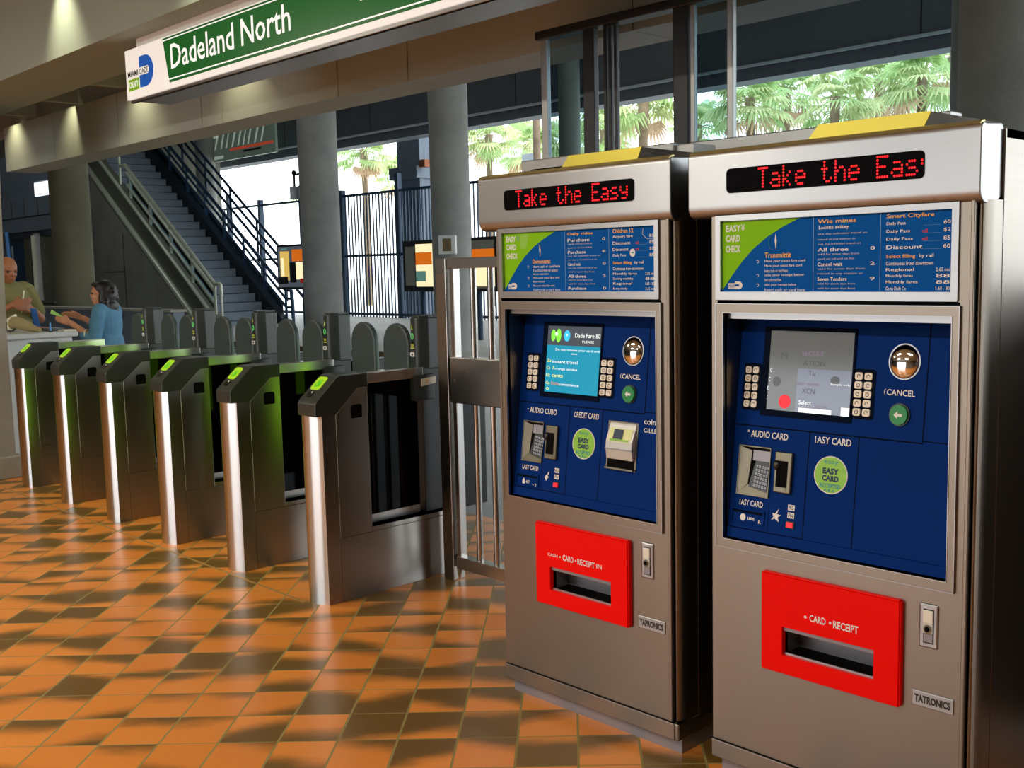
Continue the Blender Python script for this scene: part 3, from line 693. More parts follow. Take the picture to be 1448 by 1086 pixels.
    g = MB(CON).disc((.582, gz), .027, .0285, -.004, .001, 'black', 30).disc((.582, gz), .0225, .0245, -.010, -.004, 'green_btn', 30)
    g.flat([(.570, gz), (.580, gz + .009), (.580, gz + .0035), (.592, gz + .0035), (.592, gz - .0035), (.580, gz - .0035), (.580, gz - .009)], -.0106, 'white')
    g.build('cancel_button', co, 'round green button with a white arrow')
    # card recess with sloping keypad plate
    ra0, ra1, rz0, rz1 = (.133, .229, .816, .945) if right else (.142, .230, .811, .938)
    rc = MB(CON)
    rc.box(ra0, ra1, -.0025, .001, rz0, rz1, 'blackmatt')
    frame_mb(rc, ra0 - .003, ra1 + .002, rz0 - .003, rz1 + .003, ra0, ra1, rz0, rz1, -.006, .002, 'brassdark')
    rc.add([(ra0, -.005, rz0), (ra1, -.005, rz0), (ra1, -.0026, rz0 + .026), (ra0 + .03, -.0026, rz0 + .026)], [(0, 1, 2, 3)], 'brassdark')
    rc.add([(ra0, -.005, rz0), (ra0 + .03, -.0026, rz0 + .028), (ra0 + .038, -.0026, rz1 - .01), (ra0, -.005, rz1)], [(0, 1, 2, 3)], 'brassdark')
    rc.quad(ra0 + .042, ra1, rz1 - .036, rz1 - .008, -.0028, 'galv')
    rc.add([(ra0 + .034, -.0052, rz0 + .022), (ra1 - .004, -.0052, rz0 + .010), (ra1 - .004, -.003, rz1 - .036), (ra0 + .052, -.003, rz1 - .036)], [(0, 1, 2, 3)], 'post')
    for i in range(5):
        for j in range(6):
            a = ra0 + .050 + i * .0085 + j * .0012; z = rz0 + .024 + j * .0105 - i * .001
            rc.quad(a, a + .0058, z, z + .0065, -.0058, 'greyprint'); rc.quad(a + .0015, a + .004, z + .0015, z + .0045, -.0061, 'black')
    rc.build('card_recess', co, 'recessed tray with a small embossed plate')
    # black swipe slot in bronze bezel
    zc = .007 if right else 0
    sl = MB(CON).box(.248, .300, -.012, .001, .827 + zc, .935 + zc, 'brassdark', .003)
    sl.box(.256, .289, -.0135, -.011, .843 + zc, .912 + zc, 'blackmatt'); sl.ell((.256, -.013, .900 + zc), (.011, .008, .013), 'black', 12); sl.box(.258, .287, -.0128, -.0118, .830 + zc, .842 + zc, 'brassdark')
    sl.build('card_reader', co, 'black slot in a bronze bezel')
    # round green sticker
    st = MB(CON); s0 = .897 if right else .889
    st.disc((.409, s0), .0475, .0485, -.0016, .001, 'white', 40).disc((.409, s0), .0450, .0460, -.0020, 0, 'sticker', 40)
    st.text('EASY', .386, .432, s0 + .002, s0 + .018, -.0024, 'sticker_dark', .06); st.text('CARD', .385, .433, s0 - .016, s0 - .001, -.0024, 'sticker_dark', .06)
    st.text('ACCEPTED', .379, .439, s0 - .033, s0 - .022, -.0024, 'sticker_teal', .03); st.text('A B A', .392, .424, s0 - .043, s0 - .036, -.0024, 'sticker_teal', .03)
    st.text('easy', .389, .429, s0 + .025, s0 + .037, -.0024, 'sticker_teal', .0)
    st.build('round_sticker', co, 'round lime green sticker')
    # ticket tray below
    tr_ = MB(CON); t0 = .738 if right else .729
    frame_mb(tr_, .117, .223, t0 - .003, t0 + .037, .121, .219, t0, t0 + .033, -.004, .001, 'blue'); tr_.box(.121, .219, -.0012, .001, t0 + .025, t0 + .033, 'blue_dark')
    if right: tr_.disc((.155, t0 + .013), .0085, .010, -.002, 0, 'white', 16); tr_.text('use', .170, .192, t0 + .008, t0 + .016, -.002, 'white', .01); tr_.text('R', .205, .213, t0 + .002, t0 + .012, -.002, 'white', .01)
    else: tr_.flat([(.148, t0 + .003), (.160, t0 + .003), (.160, t0 + .015), (.154, t0 + .022), (.148, t0 + .014)], -.002, 'white'); tr_.text('407', .164, .182, t0 + .005, t0 + .016, -.002, 'white', .01); tr_.text('v 2', .195, .213, t0 + .001, t0 + .009, -.002, 'white', .01)
    tr_.build('ticket_tray', co)
    if not right:
        bi = MB(CON)
        frame_mb(bi, .508, .626, .826, .972, .513, .621, .832, .968, -.003, .001, 'brassdark')
        bi.prism([(-.004, .962), (-.020, .915), (-.020, .893), (-.012, .858), (0.001, .858), (.001, .968), (-.004, .968)], 'x', .515, .619, 'silver', .002)
        bi.add([(.522, -.0095, .952), (.612, -.0095, .952), (.612, -.0205, .912), (.522, -.0205, .912)], [(0, 1, 2, 3)], 'paleyellow')
        bi.add([(.542, -.0125, .950), (.578, -.0125, .950), (.578, -.0205, .922), (.542, -.0205, .922)], [(0, 1, 2, 3)], 'sticker_dark')
        bi.add([(.530, -.019, .921), (.604, -.019, .921), (.604, -.0212, .916), (.530, -.0212, .916)], [(0, 1, 2, 3)], 'sticker')
        bi.box(.514, .620, -.0215, -.012, .889, .892, 'galv'); bi.box(.514, .620, -.002, .001, .832, .858, 'blackmatt'); bi.box(.512, .622, -.014, 0, .828, .833, 'brassdark')
        bi.build('bill_acceptor', co, 'silver bill acceptor')
    # --- red dispenser panel
    rp = MB(); rp_pts = (.240, .626, .357, .620, .302, .562, .406, .484)
    x0_, x1_, z0_, z1_, a0, a1, c0, c1 = rp_pts
    for (q0, q1, w0, w1) in ((x0_, a0, z0_, z1_), (a1, x1_, z0_, z1_), (a0, a1, c1, z1_), (a0, a1, z0_, c0)):
        rp.box(q0, q1, -.018, .004, w0, w1, 'red')
    rp.prism(round_rect(x0_ - .002, x1_ + .002, z0_ - .002, z1_ + .002, .008), 'y', -.010, .001, 'red', .002) if False else None
    for (q0, q1, w0, w1) in ((x0_ - .004, x0_, z0_, z1_), (x1_, x1_ + .004, z0_, z1_), (x0_, x1_, z1_, z1_ + .004), (x0_, x1_, z0_ - .004, z0_)): rp.box(q0, q1, -.014, .004, w0, w1, 'red', .0018)
    if right:
        rp.disc((.372, .526), .004, .004, -.0186, -.018, 'white', 12); rp.text('CARD', .384, .431, .517, .536, -.0186, 'white', .02); rp.disc((.443, .526), .0035, .0035, -.0186, -.018, 'white', 12); rp.text('RECEIPT', .452, .521, .515, .535, -.0186, 'white', .02)
    else:
        rp.text('CARD', .288, .322, .517, .527, -.0186, 'white', .01) if False else None
        rp.text('CASH', .294, .338, .519, .529, -.0186, 'white', .01)
        for xx in (.349, .417): rp.disc((xx, .524), .003, .003, -.0186, -.018, 'white', 10)
        rp.text('CARD', .361, .408, .515, .534, -.0186, 'white', .02); rp.text('RECEIPT', .425, .497, .514, .533, -.0186, 'white', .02); rp.text('IN', .505, .526, .517, .531, -.0186, 'white', .01)
    rpo = rp.build('dispenser_panel', root, 'bright red dispenser panel')
    sl = MB(); sl.box(a0, a1, .07, .075, c0 - .003, c1 + .003, 'galv'); sl.box(a0, a1, 0, .07, c0 - .003, c0, 'blackmatt'); sl.box(a0, a1, 0, .07, c1, c1 + .003, 'blackmatt')
    sl.box(a0 - .003, a0, 0, .07, c0, c1, 'galv'); sl.box(a1, a1 + .003, 0, .07, c0, c1, 'galv')
    sl.box(a0, a1, -.008, -.004, c0, c0 + .006, 'steel_light'); sl.box(a0, a1, -.010, -.006, c1 - .012, c1, 'galv')
    sl.build('dispenser_slot', rpo, 'dark recessed slot')
    # --- lock and nameplate
    lk = MB().box(.670, .717, -.004, .002, .518, .627, 'steel_light', .004); lk.box(.681, .707, -.0045, .0, .530, .614, 'blackmatt')
    lk.box(.682, .706, -.010, -.003, .580, .612, 'cream', .002); lk.box(.682, .706, -.009, -.003, .555, .580, 'silver', .002); lk.disc((.694, .567), .0095, .0105, -.012, -.008, 'brassdark', 18).disc((.694, .567), .006, .0065, -.0135, -.012, 'blackmatt', 14)
    lk.box(.683, .705, -.006, -.003, .533, .554, 'galv')
    lk.build('door_lock', root)
    npz = .388 if right else .380
    q = MB().box(.655, .758, -.003, .001, npz - .020, npz + .019, 'steel_light', .002); q.text('TATRONICS' if right else 'TAPRONICS', .662, .751, npz - .010, npz + .010, -.0034, 'sign_black', .05)
    q.build('nameplate', root)
    # --- base moulding and plinth
    MB().box(.066, .792, -.006, .10, .046, .098, 'steel', .003).box(.068, .79, -.0075, -.005, .0955, .0985, 'steel_light').build('base_moulding', root)
    MB().box(.790, .806, -.004, .70, .046, .098, 'steel', .004).build('base_corner', root)
    MB().box(.085, .80, .02, .70, 0, .046, 'galv').build('plinth', root)
    return root
ticket_machine(-2.661, False, 'steel ticket machine nearer the turnstiles, with lit teal screen and bill acceptor')
ticket_machine(-1.803, True, 'steel ticket machine farthest right, with dim grey screen and blank lower panel')
# box lying along the sill behind the left machine
tag(MB().box(-2.99, -2.26, 2.93, 3.10, 1.7372, 1.852, 'metal_frame', .004).box(-2.26, -2.19, 2.95, 3.08, 1.79, 1.845, 'silver', .004).box(-2.93, -2.4, 2.925, 2.93, 1.775, 1.815, 'blackmatt').build('cable_trunking'),
    'long grey metal trunking lying behind the top of the left ticket machine', 'trunking')

# ================================================================== TURNSTILES
TURN = ('%s turnstile')
def turnstile(name_label, x, y, post=True, left=True, right=True, gate_plate=False):
    root = thing('turnstile', name_label, 'turnstile', (x, y, 0), group='turnstiles in the row')
    arc = [(0, .030), (-.012, .0225), (-.026, .0155), (-.042, .0095), (-.060, .0050), (-.080, .0018), (-.100, .0), (-.114, .003), (-.124, .011), (-.13, .026)]
    n = MB(); N = len(arc)
    vs = [(p[0], p[1], z) for z in (0, .832) for p in arc]
    n.add(vs, [(i, i + 1, N + i + 1, N + i) for i in range(N - 1)], 'nose', True)
    n.add([(0, .03, 0), (0, .10, 0), (0, .10, .832), (0, .03, .832), (-.13, .026, 0), (-.13, .10, 0), (-.13, .10, .832), (-.13, .026, .832)], [(0, 1, 2, 3), (4, 7, 6, 5)], 'steel_turn')
    n.add([(p[0], p[1], .832) for p in arc] + [(-.13, .10, .832), (0, .10, .832)], [tuple(range(N + 2))], 'steel_turn')
    n.build('nose_column', root)
    s_ = MB(); s_.prism([(.102, .2855), (.273, .2855), (.273, .937), (.222, .937), (.102, .830)], 'x', -.129, -.0005, 'steel_turn', .0015)
    s_.tube([(-.0004, .1025, .286), (-.0004, .1025, .830), (-.0004, .222, .9365), (-.0004, .2725, .9365)], .0011, 'rail_light', 5)
    s_.box(-.125, -.004, .1, .272, .2, .93, 'steel_shadow')
    s_.build('side_panel', root)
    MB().prism([(-.003, .184), (-.003, .184)], 'x', 0, 0, 'black') if False else None
    w = MB().prism([(.187, .803), (.232, .803), (.240, .811), (.240, .858), (.232, .866), (.187, .866), (.180, .858), (.180, .811)], 'x', -.0008, .0008, 'blackmatt')
    w.prism([(.180, .801), (.242, .801), (.242, .806), (.180, .806)], 'x', -.0006, .0012, 'steel_light')
    w.build('sensor_window', root, 'small black sensor window')
    MB().box(-.129, -.0005, .102, .74, 0, .2835, 'steel_turn', .0015).build('lower_panel', root)
    l = MB().box(-.13, 0, .275, .74, .285, .306, 'steel_turn', .002); l.box(-.105, -.062, .275, .60, .306, .350, 'steel_bar', .002)
    l.build('ledge', root)
    h = MB(); prof = [(-.003, .831), (-.003, .884), (.006, .898), (.112, .992), (.128, .999), (.275, 1.0), (.275, .938), (.221, .938), (.101, .831)]
    h.prism(prof, 'x', -.133, .003, 'cap', .004)
    hd = h.build('hood', root, 'dark grey sloping hood')
    # reader on the sloping face: local frame along slope
    a = Vector((0, .006, .898)); bq = Vector((0, .112, .992)); dv = (bq - a); L = dv.length; dv.normalize(); nv = Vector((0, -dv.z, dv.y))
    def SL(p): return Vector((p[0], 0, 0)) + a + dv * p[2] + nv * (-p[1])
    r = MB(SL); r.prism(round_rect(-.118, -.050, .062, L - .004, .014), 'y', -.0025, .001, 'lens'); r.prism(round_rect(-.104, -.066, .078, L - .020, .010), 'y', -.0032, -.002, 'lens_dark')
    r.tube([(-.085 + .012 * math.cos(t), -.0036, .105 + .016 * math.sin(t)) for t in [i * PI / 6 for i in range(10)]], .0022, 'lens', 5)
    r.build('card_reader', hd, 'glowing lime green card reader')
    r = MB(SL); r.prism(round_rect(-.104, -.062, .018, .054, .014), 'y', -.002, .001, 'black'); r.ell((-.078, -.002, .046), (.006, .003, .006), 'silver', 10)
    r.build('keyhole', hd)
    MB().box(-.098, -.034, .276, .62, .946, .996, 'steel_bar', .004, 3).build('hand_rail', root)
    g = MB().box(-.072, -.062, .276, .60, .345, .945, 'smoked')
    g.build('glass_panel', root, 'smoked glass side panel')
    if post:
        MB().prism(round_rect(.118, .262, .34, .76, .03), 'x', -.1325, -.129, 'lane_green').build('lane_light', root, 'green glowing lane light')
        MB().prism(round_rect(.635, .730, .60, .93, .02), 'x', -.1255, -.121, 'lane_green').build('lane_light', root, 'green glowing lane light')
        pp = [(-.128, .625), (-.082, .618), (-.066, .626), (-.046, .668), (-.044, .74), (-.128, .74)]
        p = MB().prism(pp, 'z', .98, 1.222, 'post', .006)
        p.prism([(-.122, .632), (-.07, .632), (-.05, .67), (-.05, .735), (-.122, .735)], 'z', 1.22, 1.232, 'post', .004)
        po = p.build('display_post', root, 'dark display post')
        MB().prism([(-.122, .628), (-.05, .628), (-.05, .735), (-.122, .735)], 'z', .285, .985, 'black').build('post_base', root)
        d = MB(); D = .6165
        d.flat([(-.108, 1.165), (-.104, 1.195), (-.100, 1.165)], D, 'yellowprint'); d.tube([(-.104 + .008 * math.cos(t), D, 1.135 + .014 * math.sin(t)) for t in [i * PI / 6 for i in range(13)]], .0018, 'greendot', 5)
        d.flat([(-.118, 1.085), (-.104, 1.12), (-.092, 1.085)], D + .0002, 'black'); d.text('VIA', -.116, -.092, 1.086, 1.10, D - .0005, 'yellowprint', .02); d.quad(-.118, -.09, 1.078, 1.082, D, 'yellowprint')
        d.build('arrow_display', po, 'small green and yellow arrow display')
        t = MB().prism(round_rect(-.121, -.092, 1.040, 1.060, .004, 3), 'y', .6155, .62, 'white'); t.box(-.112, -.100, .6148, .6158, 1.045, 1.055, 'sticker_dark'); t.build('number_tag', po, 'small white tag')
        MB().prism([(.585, .900), (.70, .912), (.70, .938), (.585, .930)], 'x', -.036, -.028, 'cream').text if False else None
        k = MB().box(-.060, -.028, .56, .68, .84, .96, 'post', .004); k.build('rail_bracket', root)
        if gate_plate:
            z = MB().prism([(.60, .906), (.685, .916), (.685, .948), (.60, .940)], 'x', -.029, -.022, 'cream', .001); z.tube([(-.0215, .632 + .007 * math.cos(t_), .927 + .007 * math.sin(t_)) for t_ in [i * PI / 4 for i in range(8)]], .0014, 'orange', 4)
            z.build('label_plate', root, 'cream label plate with a ring mark')
        MB().box(-.122, -.05, .745, 1.02, .285, .975, 'black', .006).build('exit_housing', root)
        MB().prism(round_rect(.79, .96, .74, .965, .02), 'x', -.1245, -.120, 'lane_green').build('lane_light', root, 'green glowing lane light')
        def flap(cx):
            rr = .102; zt = 1.190; pts = [(cx + rr * math.cos(t_), zt - rr * 1.0 + rr * math.sin(t_)) for t_ in [i * PI / 16 for i in range(17)]] + [(cx - rr, .42), (cx + rr * .2, .36), (cx + rr, .42)]
            m_ = MB().prism(pts, 'y', .660, .690, 'paddle', .010)
            m_.build('flap', root, 'round topped grey flap')
        if left: flap(-.292)
        if right: flap(.165)
        ar = MB()
        if left: ar.box(-.30, -.12, .662, .688, .42, .55, 'black', .004)
        if right: ar.box(-.05, .17, .662, .688, .42, .55, 'black', .004)
        ar.build('flap_hinge', root)
    return root
TL = ['steel turnstile nearest the ticket machines, first from the barred gate', 'steel turnstile second from the barred gate', 'steel turnstile third from the barred gate',
      'steel turnstile fourth from the barred gate, third from the pillar', 'steel turnstile second from the concrete pillar', 'steel turnstile beside the concrete pillar, farthest from the gate']
for k in range(6):
    turnstile(TL[k], -3.83 - .75 * k, 2.5 + .018 * k, k < 5, True, 0 < k, k == 0)

# ================================================================== BARRED STEEL GATE beside the first turnstile
g = thing('barred_gate', 'stainless steel barred gate between the nearest turnstile and the ticket machine', 'gate', (-3.78, 3.14, 0))
MB().box(0, .071, 0, .07, 0, 1.493, 'steel_bar', .003).box(.004, .067, -.001, .0, .0, 1.42, 'steel').build('gate_post', g)
MB().box(.072, .95, .008, .058, 1.447, 1.494, 'steel_bar', .003).build('top_rail', g)
MB().box(.085, .112, .012, .05, .09, 1.447, 'steel_bar', .002).build('stile', g)
MB().box(.085, .95, .0, .062, .838, 1.048, 'steel_bar', .004).build('mid_panel', g)
MB().box(.085, .95, .006, .056, .060, .118, 'steel_bar', .002).build('bottom_rail', g)
for x in (.223, .338, .453, .568, .683):
    MB().tube([(x, .032, .11), (x, .032, 1.45)], .0155, 'steel_bar', 16).build('bar', g)
MB().tube([(.06, .035, 0), (.075, .035, .06)], .012, 'steel_bar', 8).build('foot', g)
# steel back panel posts behind gate bars
tag(MB().box(-3.42, -3.33, 3.7, 3.79, 0, 1.44, 'steel', .003).box(-3.42, -3.33, 3.7, 3.79, 1.44, 1.46, 'steel_light').build('steel_bollard'), 'square steel post standing behind the barred gate', 'post')

# ================================================================== SIGN
sg = thing('station_sign', 'long green and white illuminated station name sign hung below the bulkhead', 'sign', (-5.47, 2.5, 2.35))
X0 = -5.47; Z0 = 2.35
TS = lambda p: (p[0] - X0, p[1] - 2.5, p[2] - Z0)
c = MB(TS); c.box(-5.45, -2.0, 2.515, 2.74, 2.347, 2.60, 'sign_case', .006); c.box(-5.46, -2.0, 2.503, 2.517, 2.350, 2.598, 'sign_white')
c.box(-5.44, -2.0, 2.51, 2.53, 2.334, 2.350, 'steel_light', .003); c.box(-5.38, -2.0, 2.53, 2.56, 2.60, 2.651, 'white')
c.build('sign_box', sg)
for x in (-5.2, -4.0, -2.8): MB(TS).box(x - .03, x + .03, 2.60, 2.68, 2.60, 2.651, 'sign_case').build('hanger', sg)
f = MB(TS); D = 2.5025
f.flat([(-5.035, 2.592), (-4.985, 2.377), (-2.0, 2.377), (-2.0, 2.592)], D, 'sign_green')
f.flat([(-5.030, 2.583), (-5.028, 2.578), (-2.0, 2.578), (-2.0, 2.583)], D - .0008, 'sign_letter')
f.flat([(-4.988, 2.396), (-4.987, 2.390), (-2.0, 2.390), (-2.0, 2.396)], D - .0008, 'sign_letter')
f.text('Dadeland North', -4.957, -3.892, 2.437, 2.553, D - .0012, 'sign_letter', .008)
f.quad(-3.405, -3.30, 2.465, 2.555, D - .0012, 'sign_letter')
# county emblem
f.quad(-5.305, -5.302, 2.39, 2.55, D - .0004, 'sign_white')
e = [(-5.305, 2.395), (-5.305, 2.549), (-5.245, 2.549)] + [(-5.235 + .088 * math.sin(a), 2.472 + .077 * math.cos(a)) for a in [i * PI / 14 for i in range(15)]]
f.flat(e, D - .0004, 'sign_blue')
w_ = [(-5.305, 2.456), (-5.305, 2.494), (-5.215, 2.494)] + [(-5.212 + .016 * math.sin(a), 2.475 + .019 * math.cos(a)) for a in [i * PI / 8 for i in range(9)]]
f.flat(w_, D - .0008, 'sign_white')
f.text('MIAMI', -5.437, -5.318, 2.461, 2.489, D - .0012, 'sign_black', .02); f.text('DADE', -5.300, -5.205, 2.461, 2.489, D - .0012, 'sign_black', .02)
f.quad(-5.435, -5.312, 2.392, 2.449, D - .0004, 'sign_lime'); f.text('COUNTY', -5.425, -5.322, 2.405, 2.437, D - .001, 'sign_letter', .02)
f.build('sign_face', sg, 'green sign face with white letters')

# ================================================================== COUNTER AND PEOPLE
ct = thing('service_counter', 'white service counter between the pillar and the woman', 'counter', (-9.6, 3.3, 0))
MB().box(-.50, .65, -.40, .20, 0, .955, 'counter', .01).build('counter_body', ct)
MB().box(-.54, .69, -.44, .24, .955, 1.0, 'counter', .012).build('counter_top', ct)

def remesh(o, vox, sm=3):
    md = o.modifiers.new('remesh', 'REMESH'); md.mode = 'VOXEL'; md.voxel_size = vox; md.use_smooth_shade = True
    m2 = o.modifiers.new('smooth', 'SMOOTH'); m2.factor = .5; m2.iterations = sm
    return o
def cap(mb, p, q, r0, r1, k, n=12):
    p, q = Vector(p), Vector(q); N = 5
    mb.tube([p.lerp(q, i / N) for i in range(N + 1)], [r0 + (r1 - r0) * i / N for i in range(N + 1)], k, n)
    mb.ell(p, (r0,) * 3, k, 10); mb.ell(q, (r1,) * 3, k, 10)
def hand(mb, w, d, up, side, k, curl=.5, s=1.):
    """palm and five bent fingers; d = finger direction, up = back of hand, side = towards thumb"""
    w, d, up, side = Vector(w), Vector(d).normalized(), Vector(up).normalized(), Vector(side).normalized()
    for i in range(4):
        b0 = w + side * (.024 - .016 * i) * s
        cap(mb, b0 + d * .012 * s, b0 + d * .085 * s, .013 * s, .011 * s, k, 8)
        L = (.042, .046, .043, .034)[i] * s
        p = b0 + d * .085 * s; dd = d
        for j in range(3):
            dd = (dd - up * curl * (.55 + .12 * j)).normalized(); q = p + dd * L * (1, .7, .5)[j]
            cap(mb, p, q, (.0095 - .0012 * j) * s, (.0085 - .0012 * j) * s, k, 8); p = q
    t0 = w + side * .024 * s + d * .02 * s; t1 = t0 + (side * .8 + d * .75 - up * .3).normalized() * .042 * s; t2 = t1 + (d + side * .15 - up * .25).normalized() * .032 * s
    cap(mb, t0, t1, .013 * s, .011 * s, k, 8); cap(mb, t1, t2, .0105 * s, .008 * s, k, 8)

def head(mb, c, R, s, k):
    """face built into the body mesh; R turns local +x (face forward)"""
    c = Vector(c)
    def E(p, r): mb.ell(c + R @ Vector(p) * s, tuple(a * s for a in r), k, 16, R)
    E((0, 0, .035), (.098, .076, .092)); E((.022, 0, -.03), (.075, .062, .085)); E((.045, 0, -.085), (.035, .034, .026))
    E((.094, 0, -.012), (.022, .014, .026)); E((.085, 0, .025), (.018, .055, .014)); E((.083, 0, -.056), (.014, .026, .012)); E((.072, .034, -.022), (.022, .02, .02)); E((.072, -.034, -.022), (.022, .02, .02))
    for q in (-1, 1): E((-.005, q * .077, -.005), (.016, .010, .030))
    mb.tube([c + R @ Vector((-.02, 0, -.05)) * s, c + R @ Vector((-.035, 0, -.20)) * s], .054 * s, k, 14)

def rz(a): return Matrix.Rotation(a, 3, 'Z')

# --- man behind the counter, khaki shirt, hands together at chest; local +x = facing
mr_ = thing('person', 'bald man in a khaki shirt behind the white counter, hands raised together', 'person', (-10.42, 3.50, 0), math.radians(8))
b = MB(); Hm = Matrix.Rotation(math.radians(-4), 3, 'Z') @ Matrix.Rotation(math.radians(10), 3, 'Y')
head(b, (.04, 0, 1.515), Hm, 1.03, 'skin_tan')
b.ell((0, 0, 1.19), (.125, .19, .23), 'skin_tan', 16); b.ell((.02, 0, .98), (.14, .175, .20), 'skin_tan', 16)
for q in (-1, 1):
    cap(b, (0, q * .10, .90), (.02, q * .11, .47), .088, .062, 'skin_tan'); cap(b, (.02, q * .11, .47), (0, q * .115, .08), .060, .042, 'skin_tan'); cap(b, (-.04, q * .115, .04), (.14, q * .13, .03), .042, .034, 'skin_tan')
cap(b, (0, .20, 1.33), (.07, .27, 1.06), .052, .044, 'skin_tan'); cap(b, (.07, .27, 1.06), (.27, .10, 1.15), .042, .030, 'skin_tan')
cap(b, (0, -.20, 1.33), (.05, -.28, 1.08), .052, .044, 'skin_tan'); cap(b, (.05, -.28, 1.08), (.26, -.10, 1.20), .042, .030, 'skin_tan')
hand(b, (.28, .09, 1.155), (.35, -.9, .2), (.9, .3, .2), (0, .1, 1), 'skin_tan', .55); hand(b, (.27, -.09, 1.205), (.45, .85, .25), (.9, -.3, .1), (0, -.1, 1), 'skin_tan', .6)
remesh(b.build('body', mr_), .0075)
s_ = MB()
s_.ell((0, 0, 1.20), (.142, .212, .24), 'khaki', 20); s_.ell((.03, 0, 1.02), (.165, .198, .22), 'khaki', 20); s_.ell((.03, 0, .90), (.15, .185, .10), 'khaki', 20)
for q in (-1, 1): s_.ell((0, q * .15, 1.36), (.075, .085, .06), 'khaki', 12); cap(s_, (0, q * .20, 1.33), (.05, q * .262, 1.13), .070, .066, 'khaki')
s_.tube([(.0, 0, 1.37), (.01, 0, 1.425)], [.085, .070], 'khaki', 16)
remesh(s_.build('shirt', mr_), .010)
t_ = MB()
t_.ell((.01, 0, .90), (.145, .182, .12), 'darkcloth', 16)
for q in (-1, 1): cap(t_, (0, q * .10, .88), (.02, q * .11, .47), .104, .080, 'darkcloth'); cap(t_, (.02, q * .11, .47), (0, q * .115, .10), .078, .066, 'darkcloth')
remesh(t_.build('trousers', mr_), .012)
for q in (-1, 1): MB().ell((.05, q * .125, .045), (.145, .05, .045), 'black', 14).build('shoe', mr_)
for q in (-1, 1): MB().ell(Vector((.04, 0, 1.515)) + Hm @ Vector((.089, q * .033, .008)), (.009, .013, .008), 'eye', 10, Hm).build('eye', mr_)
MB().ell(Vector((.04, 0, 1.515)) + Hm @ Vector((.096, 0, -.058)), (.006, .020, .005), 'lip', 10, Hm).build('mouth', mr_)
MB().tube([(.145, .09, 1.33), (.165, .03, 1.10), (.175, .02, 1.04)], .007, 'paper_white', 6).box(.168, .178, -.005, .045, .97, 1.045, 'paper_white').build('badge', mr_, 'pale hanging badge')
MB().box(-.10, .165, -.175, .175, .905, .93, 'black', .004).build('belt', mr_) if False else None
# --- woman at the counter, denim jacket, dark hair
wr = thing('person', 'woman in a blue denim jacket holding papers over the counter, dark hair to the shoulders', 'person', (-9.29, 3.95, 0), math.radians(222))
b = MB(); Hw = Matrix.Rotation(math.radians(14), 3, 'Z') @ Matrix.Rotation(math.radians(-4), 3, 'Y')
hw = Vector((.03, 0, 1.285))
head(b, hw, Hw, .93, 'skin_fair')
b.ell((0, 0, 1.0), (.10, .155, .20), 'skin_fair', 16); b.ell((0, 0, .80), (.115, .165, .17), 'skin_fair', 16)
for q in (-1, 1):
    cap(b, (0, q * .09, .76), (.02, q * .095, .41), .080, .055, 'skin_fair'); cap(b, (.02, q * .095, .41), (0, q * .10, .07), .052, .036, 'skin_fair'); cap(b, (-.03, q * .10, .035), (.13, q * .11, .028), .036, .030, 'skin_fair')
cap(b, (0, .17, 1.13), (.02, .22, .90), .042, .036, 'skin_fair'); cap(b, (.02, .22, .90), (.25, .17, 1.05), .034, .025, 'skin_fair')
cap(b, (0, -.17, 1.13), (.05, -.20, .92), .042, .036, 'skin_fair'); cap(b, (.05, -.20, .92), (.29, -.14, 1.08), .034, .025, 'skin_fair')
hand(b, (.26, .165, 1.055), (.95, -.1, .25), (0, .9, .3), (.1, -.3, .95), 'skin_fair', .45, .95); hand(b, (.30, -.135, 1.085), (.95, .15, .3), (0, -.8, .5), (0, .5, .9), 'skin_fair', .5, .95)
remesh(b.build('body', wr), .0075)
s_ = MB()
s_.ell((0, 0, 1.03), (.115, .172, .20), 'denim', 20); s_.ell((.055, .06, 1.03), (.085, .085, .09), 'denim', 14); s_.ell((.055, -.06, 1.03), (.085, .085, .09), 'denim', 14); s_.ell((0, 0, .85), (.125, .172, .16), 'denim', 20)
for q in (-1, 1): s_.ell((0, q * .13, 1.165), (.065, .075, .05), 'denim', 12)
cap(s_, (0, .17, 1.13), (.02, .225, .89), .060, .054, 'denim'); cap(s_, (.02, .225, .89), (.12, .20, .94), .052, .044, 'denim')
cap(s_, (0, -.17, 1.13), (.05, -.205, .91), .060, .054, 'denim'); cap(s_, (.05, -.205, .91), (.13, -.18, .955), .052, .044, 'denim')
s_.tube([(-.01, 0, 1.16), (-.01, 0, 1.215)], [.08, .066], 'denim', 16)
remesh(s_.build('jacket', wr), .009)
t_ = MB(); t_.ell((0, 0, .74), (.13, .175, .13), 'darkcloth', 16)
for q in (-1, 1): cap(t_, (0, q * .09, .74), (.02, q * .095, .41), .095, .070, 'darkcloth'); cap(t_, (.02, q * .095, .41), (0, q * .10, .09), .068, .058, 'darkcloth')
remesh(t_.build('trousers', wr), .012)
for q in (-1, 1): MB().ell((.045, q * .105, .04), (.125, .042, .04), 'black', 14).build('shoe', wr)
for q in (-1, 1): MB().ell(hw + Hw @ Vector((.081, q * .030, .006)), (.008, .012, .008), 'eye', 10, Hw).build('eye', wr)
MB().ell(hw + Hw @ Vector((.088, 0, -.053)), (.008, .020, .008), 'lip', 10, Hw).build('mouth', wr)
h_ = MB()
def HE(p, r): h_.ell(hw + Hw @ Vector(p), r, 'hair', 16, Hw)
